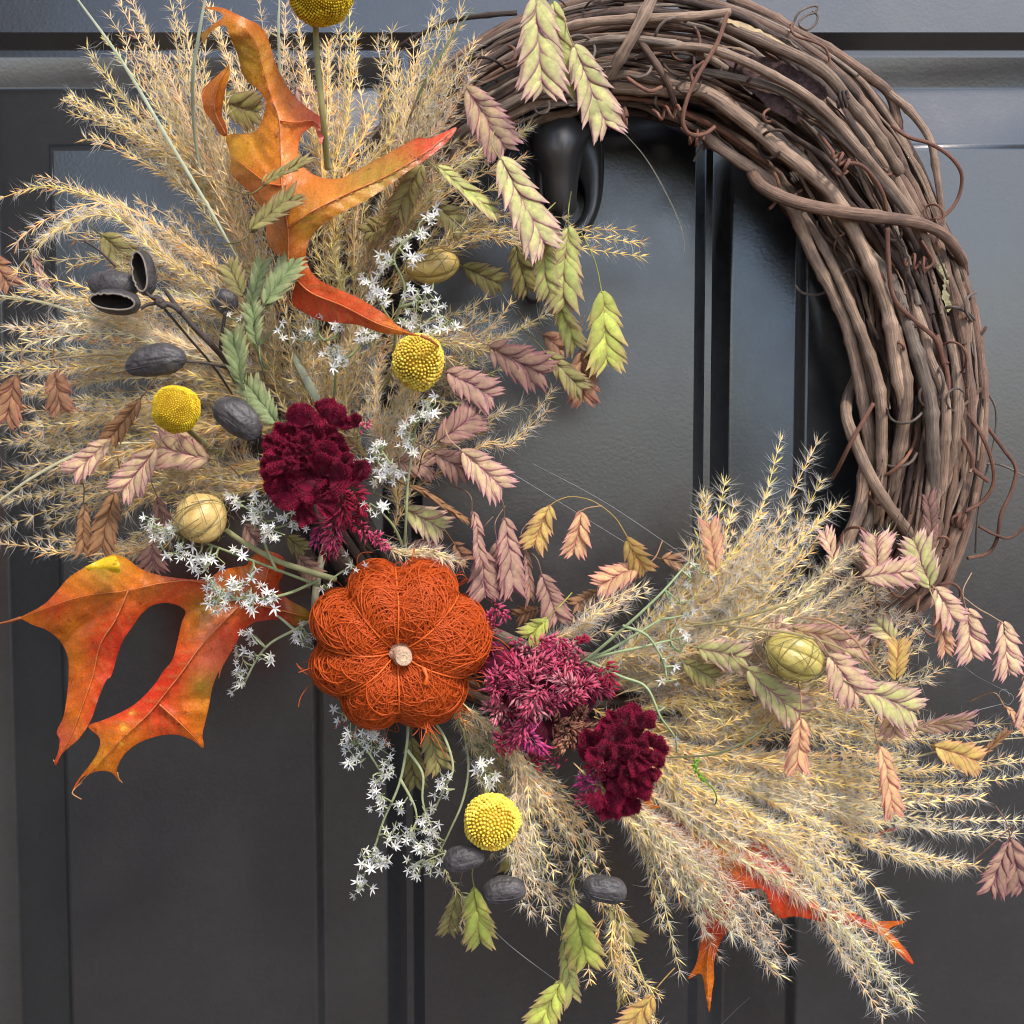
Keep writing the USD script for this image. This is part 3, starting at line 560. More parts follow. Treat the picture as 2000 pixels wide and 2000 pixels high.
g('slim tufted plume crossing bare door toward the mauve oat pair', [(1250, 1480), (1480, 1570), (1700, 1650), (1925, 1705)], 5, 18, 1.7, 'gold', (.065, .09, .075), tip=.2)
g('straw plume along the upper side of the half hidden red leaf', [(1240, 1470), (1400, 1530), (1560, 1580), (1760, 1640)], 12, 42, 1.1, 'gold', (.06, .085, .075))
g('tufted plume lying over the middle of the half hidden red leaf', [(1250, 1500), (1420, 1590), (1600, 1680), (1750, 1800)], 7, 24, 1.5, 'gold', (.07, .095, .085))
g('tufted plume hanging past the red leaf tip', [(1250, 1500), (1450, 1600), (1640, 1730), (1730, 1880)], 7, 26, 1.6, 'gold', (.07, .1, .09))
g('lowest white tufted plume hanging to the bottom edge', [(1230, 1520), (1420, 1640), (1600, 1790), (1775, 1985)], 6, 26, 1.9, 'cream', (.07, .1, .09), tip=.35)
g('white tufted plume hanging beside the lowest one', [(1220, 1530), (1400, 1640), (1560, 1760), (1650, 1890)], 6, 26, 1.9, 'cream', (.07, .095, .085), tip=.4)
g('pale plume drooping over the lower edge of the red leaf', [(1200, 1530), (1320, 1620), (1440, 1720), (1545, 1880)], 10, 34, 1.3, 'brown', (.07, .095, .085))
g('pale plume whose tips hang over the small red leaf point', [(1160, 1500), (1270, 1610), (1390, 1740), (1500, 1920)], 11, 38, 1.2, 'cream', (.07, .095, .085))
g('pale bushy plume hanging right beside the round black pod', [(1120, 1490), (1220, 1600), (1320, 1720), (1400, 1880)], 12, 48, 1.0, 'tan', (.07, .09, .085))
g('broad gold plume spreading from behind the dark cockscomb', [(1150, 1380), (1270, 1440), (1380, 1480), (1500, 1500)], 15, 80, .8, 'gold', (.05, .075, .08))
g('broad gold plume beneath the pink oat heads and golden pod', [(1180, 1340), (1300, 1350), (1430, 1360), (1600, 1350)], 14, 75, .8, 'gold', (.045, .065, .07))
g('pale gold plume spreading below the dark cockscomb toward the red leaf', [(1140, 1460), (1250, 1540), (1350, 1590), (1480, 1620)], 13, 75, .8, 'gold', (.05, .07, .075))
g('soft tan plume between the pumpkin and the lower yellow ball flower', [(860, 1350), (920, 1420), (990, 1500), (1080, 1560)], 14, 70, .7, 'tan', (.05, .075, .085))
g('soft straw plume wrapping the foot of the vines', [(1300, 1330), (1450, 1290), (1600, 1200), (1700, 1130)], 13, 60, 1.2, 'cream', (.05, .07, .075))
g('short straw plume covering the lower end of the vines', [(1450, 1400), (1560, 1340), (1680, 1290), (1810, 1220)], 11, 46, 1.0, 'tan', (.05, .07, .07))
g('bright gold plume lying between the dark cockscomb and the red leaf', [(1150, 1440), (1280, 1520), (1430, 1600), (1620, 1720)], 13, 60, 1.0, 'gold', (.055, .08, .08))
g('bright gold plume lying under the slim orange pink oat head', [(1160, 1400), (1330, 1450), (1520, 1500), (1720, 1560)], 13, 60, 1.0, 'gold', (.055, .075, .07))
g('gold plume beneath the dark cockscomb', [(1180, 1500), (1240, 1580), (1320, 1640), (1420, 1690)], 10, 48, .6, 'gold', (.06, .08, .085))
g('straw plume running beside the lower yellow ball flower down to the round black pod', [(950, 1400), (1030, 1510), (1110, 1640), (1180, 1770)], 12, 44, .8, 'tan', (.07, .095, .09))
g('straw plume hanging just beyond the lower yellow ball flower', [(900, 1370), (980, 1490), (1040, 1640), (1090, 1800)], 10, 36, .9, 'cream', (.075, .1, .095))
g('straw plume starting under the orange pumpkin', [(880, 1380), (940, 1460), (1000, 1560), (1060, 1690)], 10, 46, .7, 'olive', (.05, .07, .075))
g('thin straw plume hanging between the black pods', [(900, 1450), (960, 1600), (1040, 1700), (1130, 1760)], 6, 30, .8, 'brown', (.05, .06, .06))
g('yellowish plume hanging to the bottom edge among lime oat heads', [(1150, 1700), (1190, 1800), (1230, 1890), (1290, 2020)], 9, 38, .6, 'gold', (.06, .08, .075))
g('sparse straw strand hanging left of the lime oat heads', [(870, 1660), (872, 1720), (890, 1780), (905, 1840)], 2, 10, .3, 'cream', (.06, .075, .07), tip=.2)
g('small pale plume tip peeping out over the pumpkin', [(740, 1050), (795, 1066), (850, 1082), (910, 1114)], 4, 12, 1.0, 'cream', (.07, .09, .095), tip=.3)
g('pale plume lying between the pink cockscomb and the lime oat head', [(1040, 1260), (1110, 1230), (1190, 1195), (1270, 1165)], 8, 26, 1.5, 'cream', (.06, .085, .085))
g('pale plume under the forked green flower stem', [(1120, 1320), (1220, 1290), (1330, 1260), (1460, 1240)], 10, 40, 1.1, 'gold', (.055, .075, .075))
g('gold plume right beside the dark cockscomb', [(1190, 1400), (1290, 1370), (1380, 1390), (1480, 1430)], 11, 48, .8, 'gold', (.055, .075, .075))
for i, (a, k) in enumerate(_G): plume(*a, seed=i, **k)
# plain grass blades and stalks
def blade(label, pts, r, col, flat=.35):
    p = spline(pts, 10); w = PP(p); n = len(p); v, f = tube(w, px(r) * np.sin(np.linspace(.35, np.pi - .12, n)) ** .6, 6)
    c = np.repeat(w, 6, 0); c = np.vstack([c, w[0], w[-1]]); v[:, 1] = c[:, 1] + (v[:, 1] - c[:, 1]) * flat
    t = thing('dry_grass', label, 'grass', 'bare grass blades and stalks'); obj(t, 'leaf_blade', (v, f), blade_mat, rows(len(v), col))
SAGE = (.40, .43, .30); DGR = (.17, .19, .09); STR = (.50, .43, .24)
blade('long sage green grass blade slanting down from the top edge beside the tall leaf', [(145, -10, .08), (235, 115, .085), (330, 275, .095), (405, 400, .1), (450, 480, .1), (490, 560, .08)], 3.6, SAGE)
blade('thin sage green blade crossing the curled tip of the tall leaf', [(402, -10, .125), (388, 70, .12), (377, 150, .11), (380, 260, .09), (400, 380, .07)], 4, SAGE)
blade('thin pale stalk standing at the top edge left of the ball flower', [(546, -10, .07), (544, 60, .07), (548, 160, .065), (560, 300, .06)], 3.4, SAGE)
blade('dark green stalk leaning over the upper vines', [(925, 15, .1), (885, 70, .1), (835, 150, .1), (800, 230, .09), (770, 320, .07)], 2.6, DGR)
blade('pale flat blade above the crimson cockscomb', [(570, 690, .075), (595, 735, .08), (625, 790, .08), (640, 820, .06)], 9, SAGE)
blade('pale stalk curving to the edge above the long black pod', [(-10, 576, .085), (80, 590, .09), (160, 615, .09), (250, 650, .085), (330, 700, .07)], 3, (.55, .52, .33))
blade('pale stalk bending down to the edge below the pink oat heads', [(-10, 985, .07), (60, 935, .075), (140, 892, .08), (220, 868, .08), (300, 865, .07)], 3.2, (.55, .52, .33))
blade('thin brown stalk crossing above the red brown oat heads', [(-10, 742, .09), (40, 722, .09), (100, 702, .09), (190, 693, .09), (250, 698, .08)], 2, (.34, .25, .14))
blade('olive stalk lying across the plumes above the veined golden pod', [(1330, 1225, .1), (1420, 1212, .108), (1520, 1185, .11), (1610, 1158, .105)], 2.4, (.30, .26, .12))
blade('olive stalk arching over the veined golden pod', [(1340, 1215, .1), (1450, 1225, .108), (1560, 1240, .112), (1660, 1275, .11), (1720, 1330, .1)], 2.4, (.33, .26, .12))
blade('brown stalk arching over the pod to the pink oat head', [(1560, 1205, .108), (1620, 1215, .112), (1670, 1250, .112), (1700, 1295, .112), (1738, 1335, .105)], 2.4, (.40, .22, .12))
blade('straw stalk curling up to the edge beyond the yellow oat head', [(1640, 1510, .085), (1740, 1490, .09), (1830, 1468, .095), (1920, 1448, .09), (2010, 1440, .08)], 2, STR)
blade('dark green stalk lying over the gold plumes below the dark cockscomb', [(1300, 1480, .095), (1400, 1472, .1), (1470, 1440, .1), (1510, 1405, .09)], 2.2, DGR)
blade('olive stalk hanging beside the lowest lime oat heads', [(1215, 1830, .08), (1240, 1870, .085), (1262, 1930, .085), (1285, 2010, .08)], 2, (.45, .42, .15))
blade('green stalk hanging above the round black pod', [(1130, 1640, .095), (1150, 1680, .098), (1168, 1715, .09)], 2.6, (.25, .30, .13))
blade('fine pale stalk bent over the bare door under the knocker', [(1215, 255, .06), (1262, 310, .05), (1305, 385, .045), (1332, 450, .04), (1338, 495, .04)], 1.5, (.55, .52, .40))
moss = thing('green_tendril', 'small bright green curled tendril on the gold plumes', 'tendril')
_q = PP(spline([(1362, 1484, .105), (1358, 1500, .108), (1370, 1520, .108), (1392, 1540, .106), (1400, 1560, .104), (1396, 1572, .1)], 3)); _t = tube(_q, px(1.6), 5)
obj(moss, 'stem', _t, blade_mat, rows(len(_t[0]), (.16, .30, .03)))
_rq = np.random.default_rng(3); _b = _q[_rq.integers(0, len(_q) // 2, 60)]; _t = spindles(_b, unit(_rq.normal(size=(60, 3))), px(np.full(60, 9.)), px(np.full(60, 3.)))
obj(moss, 'leaflets', _t, blade_mat, rows(len(_t[0]), (.18, .36, .03)), smooth=False)
# ================================================================ flat oat seed heads (two ranks of pointed husks)
oat_mat = plant('oat_husk', rough=.6, trans=.34, vary=.22, scale=260, spec=.4)
OT = {  # husk middle, husk edge, tip
    'green': ((.46, .52, .14), (.34, .17, .13), (.50, .34, .20)), 'lime': ((.50, .57, .11), (.36, .28, .09), (.55, .36, .18)),
    'pink': ((.72, .55, .31), (.34, .07, .17), (.68, .36, .37)), 'pinkgreen': ((.58, .58, .22), (.34, .09, .18), (.67, .43, .38)),
    'mauve': ((.44, .28, .19), (.19, .035, .095), (.46, .23, .21)), 'brown': ((.33, .18, .08), (.13, .04, .025), (.36, .18, .09)),
    'redbrown': ((.40, .22, .11), (.20, .045, .05), (.42, .17, .12)), 'olive': ((.33, .31, .10), (.18, .09, .06), (.36, .25, .12)),
    'sage': ((.31, .37, .17), (.15, .21, .08), (.42, .36, .20)), 'yellow': ((.64, .48, .13), (.42, .12, .10), (.66, .38, .20)), 'orange': ((.70, .46, .22), (.42, .08, .12), (.70, .34, .27))}
OATS = "flat oat seed heads spread over the wreath"
_HU = np.linspace(0, 1, 7); _HW = np.array([.30, .78, 1.0, .92, .66, .32, .0]); _HX = np.array([-1, -.60, 0, .60, 1.0])
_HF = np.array([[i * 5 + j, i * 5 + j + 1, (i + 1) * 5 + j + 1] for i in range(6) for j in range(4)] + [[i * 5 + j, (i + 1) * 5 + j + 1, (i + 1) * 5 + j] for i in range(6) for j in range(4)])
_oi = [0]
def oat(label, b, t, w, tone, d=.085, roll=None, dt=0.0, stalk=70, sdir=None):
    """b: where the stalk joins, t: tip, w: width, in pixels."""
    _oi[0] += 1; rng = np.random.default_rng(7000 + _oi[0])
    th = thing('oat_seed_head', label, 'seed head', OATS)
    b, t = np.array(b, float), np.array(t, float)
    B, T = P(*b, d), P(*t, d + dt); A = T - B; Ln = np.linalg.norm(A); A /= Ln
    Nn = np.array([0, -1.0, 0]); Nn = unit(Nn - A * (Nn @ A)); Sd = np.cross(A, Nn)
    r = rng.normal() * .28 if roll is None else roll
    Sd, Nn = Sd * math.cos(r) + Nn * math.sin(r), Nn * math.cos(r) - Sd * math.sin(r)
    W = px(w, d); m = int(np.clip(Ln / px(10.5, d), 5, 16)); mid, edge, tipc = (np.array(c) for c in OT[tone])
    bend = rng.normal() * .05 * Ln
    axis = lambda u: B + A * (Ln * u) + Sd * (bend * (u * (1 - u)) * 4 * .5)
    ap = np.array([axis(u) for u in np.linspace(0, .9, 8)]) + Nn * .0008
    v, f = tube(ap, px(np.linspace(1.9, .8, 8)), 5); obj(th, 'axis', (v, f), oat_mat, rows(len(v), mid * .75 + .08))
    for k in range(2 * m):
        i = k // 2; sgn = 1 if k % 2 else -1
        u0 = (i + (.5 if k % 2 else 0)) / (m + .2) * .80
        env = (.72 + .28 * math.sin(min(1, u0 / .5) * math.pi / 2)) * (1 - .38 * max(0, (u0 - .45) / .55) ** 1.3)
        ang = math.radians(rng.normal(36, 4.0) * (.75 + .25 * env) * (1.12 - .45 * u0)) * min(1.15, (W / (Ln * .62)) ** .5 * 1.12)
        hl = min(W * .5 * env / max(math.sin(ang), .22) * 1.1, Ln * (1.02 - u0)) * rng.uniform(.95, 1.15); hl = max(hl, Ln * .16)
        hw = hl * rng.uniform(.115, .14) + W * .024
        dr = A * math.cos(ang) + Sd * (sgn * math.sin(ang)); sd = np.cross(dr, Nn)
        o = axis(u0) + Sd * (sgn * W * .03) + Nn * (.0006 + .0011 * (m - i) / m + .0004 * rng.normal())
        bow = -sgn * hl * .05
        uu = _HU[:, None]
        pts = o + (dr * hl)[None, None] * uu[..., None] + sd[None, None] * ((_HX[None] * _HW[:, None]) * hw + (bow * np.sin(np.pi * uu)))[..., None] \
            + Nn[None, None] * ((1 - _HX[None] ** 2) * _HW[:, None] * hw * .20 + .0009 * np.sin(np.pi * uu * .9) + rng.uniform(-.0008, .0016) * uu ** 2)[..., None]
        tcol = np.clip((uu - .45) / .55, 0, 1)[..., None]; ec = np.array([1, .16, 0, .16, 1.0])[None, :, None]
        vary = rng.uniform(.86, 1.14)
        # the edge that faces the axis tip carries the darker line
        ec = ec * np.where((_HX * sgn)[None, :, None] < 0, 1.0, .75)
        col = (mid * (1 - tcol) + tipc * tcol) * (1 - ec) + edge * ec
        col = col * (1 + .10 * (1 - np.abs(_HX[None, :, None])) * (1 - uu[..., None])) * vary
        obj(th, 'husk', (pts.reshape(-1, 3), _HF), oat_mat, np.clip(col, 0, 1).reshape(-1, 3))
    # two small papery scales at the foot and the thread-like stalk
    v, f = spindles(np.array([B - A * .001] * 2), unit(np.array([A + Sd * .45, A - Sd * .45])), np.full(2, W * .42), np.full(2, W * .12)); obj(th, 'scale', (v, f), oat_mat, rows(len(v), edge * .6 + mid * .4), smooth=False)
    if sdir is None:
        a2 = unit(b - t); a2 = a2 + rng.normal(size=2) * .35; e = b + unit(a2) * stalk; ctr = b + unit(b - t) * stalk * .5
        sp = [(*b, d), (*ctr, d + .002), (*e, d - .012)]
    else: sp = [(*b, d)] + [(x, y, (d if len(q) < 3 else q[2])) for q in sdir for x, y in [q[:2]]]
    v, f = tube(PP(spline(sp, 7)), px(1.25), 5); obj(th, 'stalk', (v, f), oat_mat, rows(len(v), mid * .6 + edge * .2))
E = [
# over the knocker and the upper vines
('big green and pink oat head hanging from the top edge over the vines', (1046, -6), (1066, 203), 84, 'pinkgreen', .112),
('narrow green oat head hanging behind the big one above the knocker', (1080, 6), (1101, 198), 46, 'green', .105),
('pink oat head hanging on the vines just beside the knocker arm', (1121, 90), (1193, 270), 70, 'pinkgreen', .108),
('pink oat head lying against the vines beside the orange leaf point', (913, 172), (996, 306), 72, 'pink', .10),
('long pink and green oat head hanging in front of the knocker arm', (976, 310), (1072, 502), 78, 'pinkgreen', .108),
('small green oat head at the end of the long pink one', (1062, 462), (1080, 585), 48, 'green', .10),
('narrow yellow green oat head beside the long pink one', (853, 330), (974, 430), 42, 'green', .105),
('green oat head hanging right below the knocker', (1110, 444), (1108, 612), 62, 'green', .095),
('slender green oat head hanging below the knocker one', (1084, 560), (1130, 692), 50, 'green', .09),
('lime oat head hanging alone before the bare door', (1175, 570), (1189, 732), 70, 'lime', .08, None, 0, 70, [(1165, 520, .08), (1148, 478, .08), (1135, 455, .075)]),
('dark olive oat head in the shade below the knocker', (1009, 478), (1036, 582), 52, 'olive', .07),
('olive oat head hanging under the orange leaf point', (824, 322), (775, 432), 48, 'olive', .088),
('dark olive oat head above the gold pod', (850, 402), (925, 462), 56, 'olive', .075),
('olive oat head lying left of the upper white flowers', (768, 430), (702, 458), 46, 'olive', .075),
('olive brown oat head beside the gold pod', (905, 520), (990, 560), 50, 'olive', .06),
# around the tall leaf
('dusky mauve oat head behind the small folded lobe of the tall leaf', (432, 196), (520, 222), 72, 'olive', .062),
('faint mauve oat head behind the tall leaf and ball flower stem', (578, 176), (645, 238), 52, 'mauve', .05),
('upper small olive oat head lying on the tall oak leaf', (516, 362), (613, 306), 26, 'olive', .128, .5),
('lower olive oat head lying on the tall oak leaf', (492, 452), (591, 376), 46, 'olive', .128),
('small dark green oat head left of the tall leaf foot', (474, 578), (440, 508), 46, 'olive', .10),
('bright sage oat head at the foot of the tall leaf', (520, 596), (590, 500), 62, 'sage', .115),
('narrow sage oat head beside the bright sage one', (492, 600), (522, 498), 36, 'sage', .105),
('upright sage oat head in the middle of the sage row', (505, 672), (494, 585), 44, 'sage', .112),
('sage oat head beside the end of the dark twig', (477, 748), (458, 634), 60, 'sage', .11),
('lowest sage oat head touching the crimson cockscomb', (541, 826), (476, 742), 50, 'sage', .105),
('mauve oat head behind the open black pods', (200, 462), (272, 535), 66, 'olive', .06),
('mauve oat head cut by the edge beside the arching plume', (-12, 500), (30, 572), 54, 'redbrown', .07),
('narrow mauve oat head standing left of the open black pods', (60, 500), (94, 580), 20, 'mauve', .075, .9),
# left side
('red brown oat head at the edge near the thin brown stalk', (34, 734), (10, 838), 62, 'redbrown', .085),
('red brown oat head next to the one at the edge', (110, 718), (127, 812), 52, 'redbrown', .08),
('dark brown oat head touching the left yellow ball flower', (273, 780), (206, 864), 36, 'brown', .095, .4),
('pink oat head hanging below the dark brown one', (218, 858), (133, 930), 46, 'pink', .09),
('pink and yellow oat head left below the yellow ball flower', (306, 878), (233, 972), 62, 'pink', .098),
('pale pink oat head under the yellow ball flower', (408, 896), (298, 866), 72, 'pink', .092),
('faded pink oat head peeping out behind the yellow ball flower', (390, 850), (325, 868), 40, 'pink', .075),
('brown oat head hanging above the big orange leaf', (226, 962), (199, 1088), 50, 'brown', .085),
('narrow brown oat head hanging beside the wider brown one', (163, 984), (163, 1088), 27, 'brown', .08, .6),
('mauve oat head left of the golden round pod', (308, 972), (332, 1028), 48, 'mauve', .07),
('brown pink oat head pointing down at the big orange leaf', (300, 1062), (300, 1124), 66, 'mauve', .07),
('mauve oat head between white flowers and crimson cockscomb', (478, 1026), (508, 1070), 48, 'mauve', .07),
('dusky mauve oat head above the left shoulder of the pumpkin', (585, 1086), (625, 1135), 50, 'mauve', .065),
('olive oat head behind the pod stem near the cockscomb', (560, 1050), (600, 1085), 44, 'olive', .06),
# centre
('broad rosy brown oat head below the hanging lime ones', (958, 676), (1080, 738), 78, 'mauve', .085),
('dark red brown oat head behind the broad rosy one', (1062, 655), (1110, 690), 54, 'redbrown', .07),
('olive oat head lying over the brown one on the bare door', (1066, 688), (1146, 772), 42, 'olive', .085),
('brown oat head with spread husks at the end of the centre group', (1134, 686), (1140, 798), 58, 'redbrown', .075),
('uppermost mauve oat head beside the middle yellow ball flower', (872, 728), (974, 786), 64, 'mauve', .085),
('rising mauve oat head under the uppermost mauve one', (856, 862), (942, 800), 62, 'mauve', .085),
('mauve oat head overlapped by the pink one near the sparse plume', (850, 884), (928, 928), 62, 'mauve', .085),
('pink oat head ending at the foot of the sparse plume', (902, 880), (992, 965), 66, 'pink', .092),
('dusky mauve oat head beside the white flower spray', (776, 904), (856, 918), 52, 'mauve', .07),
('greenish mauve oat head beside the tall green flower stem', (793, 994), (876, 1042), 64, 'pinkgreen', .08),
('narrow rust brown oat head lying edge on above the hanging ones', (800, 952), (924, 1028), 20, 'brown', .088, 1.1),
('mauve oat head just above the pumpkin top', (803, 1064), (864, 1088), 44, 'mauve', .07),
('dark mauve oat head behind the hanging pair', (886, 1060), (918, 1104), 40, 'redbrown', .055),
('slim mauve oat head hanging in front of a broad one', (922, 1000), (938, 1110), 30, 'mauve', .09, .7),
('broad mauve oat head hanging right of the pumpkin top', (940, 1075), (948, 1178), 62, 'mauve', .08),
('second broad mauve oat head hanging on the bare door', (985, 1012), (1002, 1168), 50, 'mauve', .08),
('olive mauve oat head tucked behind the second broad one', (970, 1056), (980, 1174), 44, 'mauve', .065),
('thin mauve oat head with a long hanging tip', (1022, 1072), (1032, 1182), 28, 'mauve', .07, .8),
('mauve oat head hanging lowest before the lime one', (1058, 1122), (1092, 1224), 52, 'mauve', .075),
('yellow pink oat head hanging first on the arched stalk', (1074, 988), (1038, 1080), 52, 'yellow', .075, None, 0, 70, [(1088, 978, .075), (1118, 970, .075), (1160, 980, .075), (1200, 1010, .075), (1226, 1050, .075)]),
('orange pink oat head hanging second on the arched stalk', (1132, 1000), (1114, 1094), 58, 'orange', .078, None, 0, 70, [(1148, 992, .078), (1175, 988, .076)]),
('orange oat head at the low end of the arched stalk', (1226, 1050), (1270, 1122), 58, 'yellow', .075, None, 0, 70, [(1236, 1090, .07), (1240, 1130, .065)]),
('pale orange oat head below the arched stalk', (1246, 1108), (1160, 1152), 54, 'orange', .072),
('brownish oat head under the pale orange one', (1234, 1136), (1168, 1188), 48, 'mauve', .066),
('dark brown oat head pointing away from the low plume', (1174, 1154), (1112, 1188), 32, 'brown', .06),
('dark brown oat head between mauve and lime ones', (1050, 1188), (1000, 1206), 38, 'brown', .065),
('lime oat head lying over the pink cockscomb top', (1068, 1208), (1022, 1252), 48, 'lime', .098),
('brown curled oat head at the top of the pale plumes', (1292, 1092), (1345, 1106), 42, 'brown', .07),
# right side, over the foot of the vines
('small pink orange oat head standing at the short tufted plume', (1398, 1120), (1381, 1010), 38, 'orange', .098),
('small pink oat head leaning on the foot of the vines', (1624, 1098), (1604, 1026), 48, 'pink', .092),
('left of two pink oat heads standing up over the vines', (1710, 1124), (1709, 1032), 62, 'pink', .098),
('right of two pink oat heads standing up over the vines', (1814, 1146), (1778, 1038), 66, 'pinkgreen', .102),
('pink oat head lying flat between the two standing ones', (1682, 1126), (1796, 1116), 56, 'pink', .105),
('narrow mauve oat head standing among the vine ends', (1822, 1078), (1812, 956), 26, 'mauve', .09, .6),
('pink oat head hanging off the foot of the vines', (1824, 1148), (1868, 1228), 66, 'pink', .10),
('slim orange oat head hanging beneath the pink one', (1828, 1188), (1842, 1286), 34, 'orange', .092),
('pink oat head hanging second from the edge', (1886, 1188), (1902, 1296), 66, 'pink', .09),
('outermost pink oat head hanging on a thin stalk', (1954, 1214), (1972, 1330), 70, 'pink', .085, None, 0, 70, [(1935, 1202, .088), (1910, 1188, .09), (1880, 1165, .092)]),
('pale pink oat head just above the veined golden pod', (1550, 1224), (1664, 1254), 62, 'pink', .10),
('small pink oat head above the pod corner', (1500, 1242), (1540, 1212), 42, 'pink', .088),
('green pink oat head with husks spread like a star', (1746, 1252), (1702, 1206), 50, 'pinkgreen', .09),
('yellow tipped pink oat head below the star shaped one', (1746, 1326), (1753, 1238), 54, 'yellow', .092),
('large pink oat head right beside the veined golden pod', (1618, 1278), (1684, 1374), 78, 'pink', .112),
('pink oat head between the golden pod and dark gap', (1636, 1262), (1700, 1262), 50, 'pink', .095),
('green pink oat head left of the veined golden pod', (1362, 1264), (1466, 1288), 62, 'pinkgreen', .095),
('olive pink oat head under the one left of the golden pod', (1332, 1292), (1404, 1334), 50, 'olive', .088),
('green pink oat head hanging below the veined golden pod', (1458, 1304), (1574, 1398), 66, 'pinkgreen', .098),
('large green pink oat head overlapping the outer pink ones', (1680, 1344), (1800, 1402), 78, 'pinkgreen', .112),
('pink oat head pointing outward beyond the large green pink one', (1784, 1414), (1908, 1398), 68, 'pink', .104),
('pink oat head pointing down below the large green pink one', (1742, 1380), (1752, 1446), 56, 'pink', .10),
('small pink orange oat head hanging on the gold plumes', (1562, 1402), (1552, 1514), 50, 'orange', .108),
('slim orange pink oat head hanging farther along the gold plumes', (1716, 1458), (1746, 1598), 44, 'orange', .108),
('yellow pink oat head on the curved straw stalk', (1822, 1456), (1920, 1492), 60, 'yellow', .098),
('narrow brown oat head beside the yellow pink one', (1922, 1476), (1976, 1422), 17, 'brown', .09, .9),
('mauve oat head hanging left of the pair at the edge', (1966, 1646), (1924, 1750), 58, 'mauve', .085),
('mauve oat head of the pair cut by the edge', (1974, 1638), (2004, 1748), 60, 'mauve', .082),
('pink oat head cut by the edge beside the cobweb knot', (2000, 1322), (1992, 1422), 34, 'pink', .08),
('rust oat head slanting at the edge below the cobweb', (1962, 1380), (2006, 1436), 20, 'orange', .08),
# bottom
('lime green oat head hanging left under the black pods', (926, 1734), (936, 1854), 60, 'lime', .088),
('brownish oat head behind the left lime one', (896, 1738), (876, 1832), 38, 'olive', .075),
('big lime oat head hanging in the middle at the bottom', (1124, 1766), (1152, 1894), 74, 'lime', .095),
('slim green oat head hanging behind the big lime one', (1098, 1828), (1116, 1960), 38, 'green', .082),
('lime oat head running out of the bottom edge', (1094, 1916), (1046, 2018), 64, 'lime', .09),
('olive oat head hanging beside the round black pod', (1190, 1772), (1248, 1846), 46, 'olive', .075),
('yellow oat head cut by the bottom edge', (1272, 1944), (1216, 2016), 66, 'yellow', .09),
('narrow olive oat head hanging behind the yellowish plume', (1205, 1876), (1208, 1972), 24, 'olive', .07, .6),
('olive pink oat head hanging under the pumpkin', (838, 1424), (864, 1514), 56, 'olive', .08),
('dark olive oat head in the shade under the pumpkin', (805, 1440), (815, 1545), 46, 'olive', .06),
('olive oat head behind the lower yellow ball flower', (1000, 1640), (992, 1705), 42, 'olive', .075),
]
for e in E: oat(*e)
# ================================================================ oak leaves
leaf_mat = M('oak_leaf', {"a": ("attribute", {"attribute": "tint"}), "c": ("texture_coordinate", {}), "n": ("noise_texture", {"scale": 90.0, "detail": 6.0, "roughness": 0.7}),
    "r": ("map_range", {"from_min": 0.3, "from_max": 0.7, "to_min": 0.88, "to_max": 1.10}), "v": ("voronoi_texture", {"scale": 420.0, "feature": "distance_to_edge"}),
    "vr": ("map_range", {"from_min": 0.0, "from_max": 0.12, "to_min": 0.80, "to_max": 1.04, "clamp": True}), "mm": ("math", {"math_type": "multiply"}), "m": ("mix", {"mix_type": "multiply", "fac": 1.0}),
    "s": ("noise_texture", {"scale": 260.0, "detail": 2.0}), "sr": ("rgb_ramp", {"ramp": [(0.0, (1, 1, 1)), (0.66, (1, 1, 1)), (0.74, (.42, .30, .28)), (1.0, (.3, .2, .2))]}), "m2": ("mix", {"mix_type": "multiply", "fac": 0.7}),
    "bh": ("math", {"math_type": "add"}), "b": ("bump", {"strength": 0.45, "distance": 0.0005}), "rr": ("map_range", {"from_min": 0.3, "from_max": 0.7, "to_min": 0.28, "to_max": 0.44}),
    "p": ("principled_bsdf", {"specular_ior_level": 0.5}), "t": ("translucent_bsdf", {}), "x": ("mix_closure", {"fac": 0.2})},
    [("c.object", "n.vector"), ("c.object", "v.vector"), ("c.object", "s.vector"), ("n.fac", "r.value"), ("v.distance", "vr.value"), ("r.result", "mm.value1"), ("vr.result", "mm.value2"), ("a.color", "m.color1"), ("mm.value", "m.color2"),
     ("s.fac", "sr.fac"), ("m.color", "m2.color1"), ("sr.color", "m2.color2"), ("m2.color", "p.base_color"), ("m2.color", "t.color"), ("vr.result", "bh.value1"), ("n.fac", "bh.value2"), ("bh.value", "b.height"), ("b.normal", "p.normal"),
     ("n.fac", "rr.value"), ("rr.result", "p.roughness"), ("p.BSDF", "x.closure1"), ("t.BSDF", "x.closure2")], "x.closure")
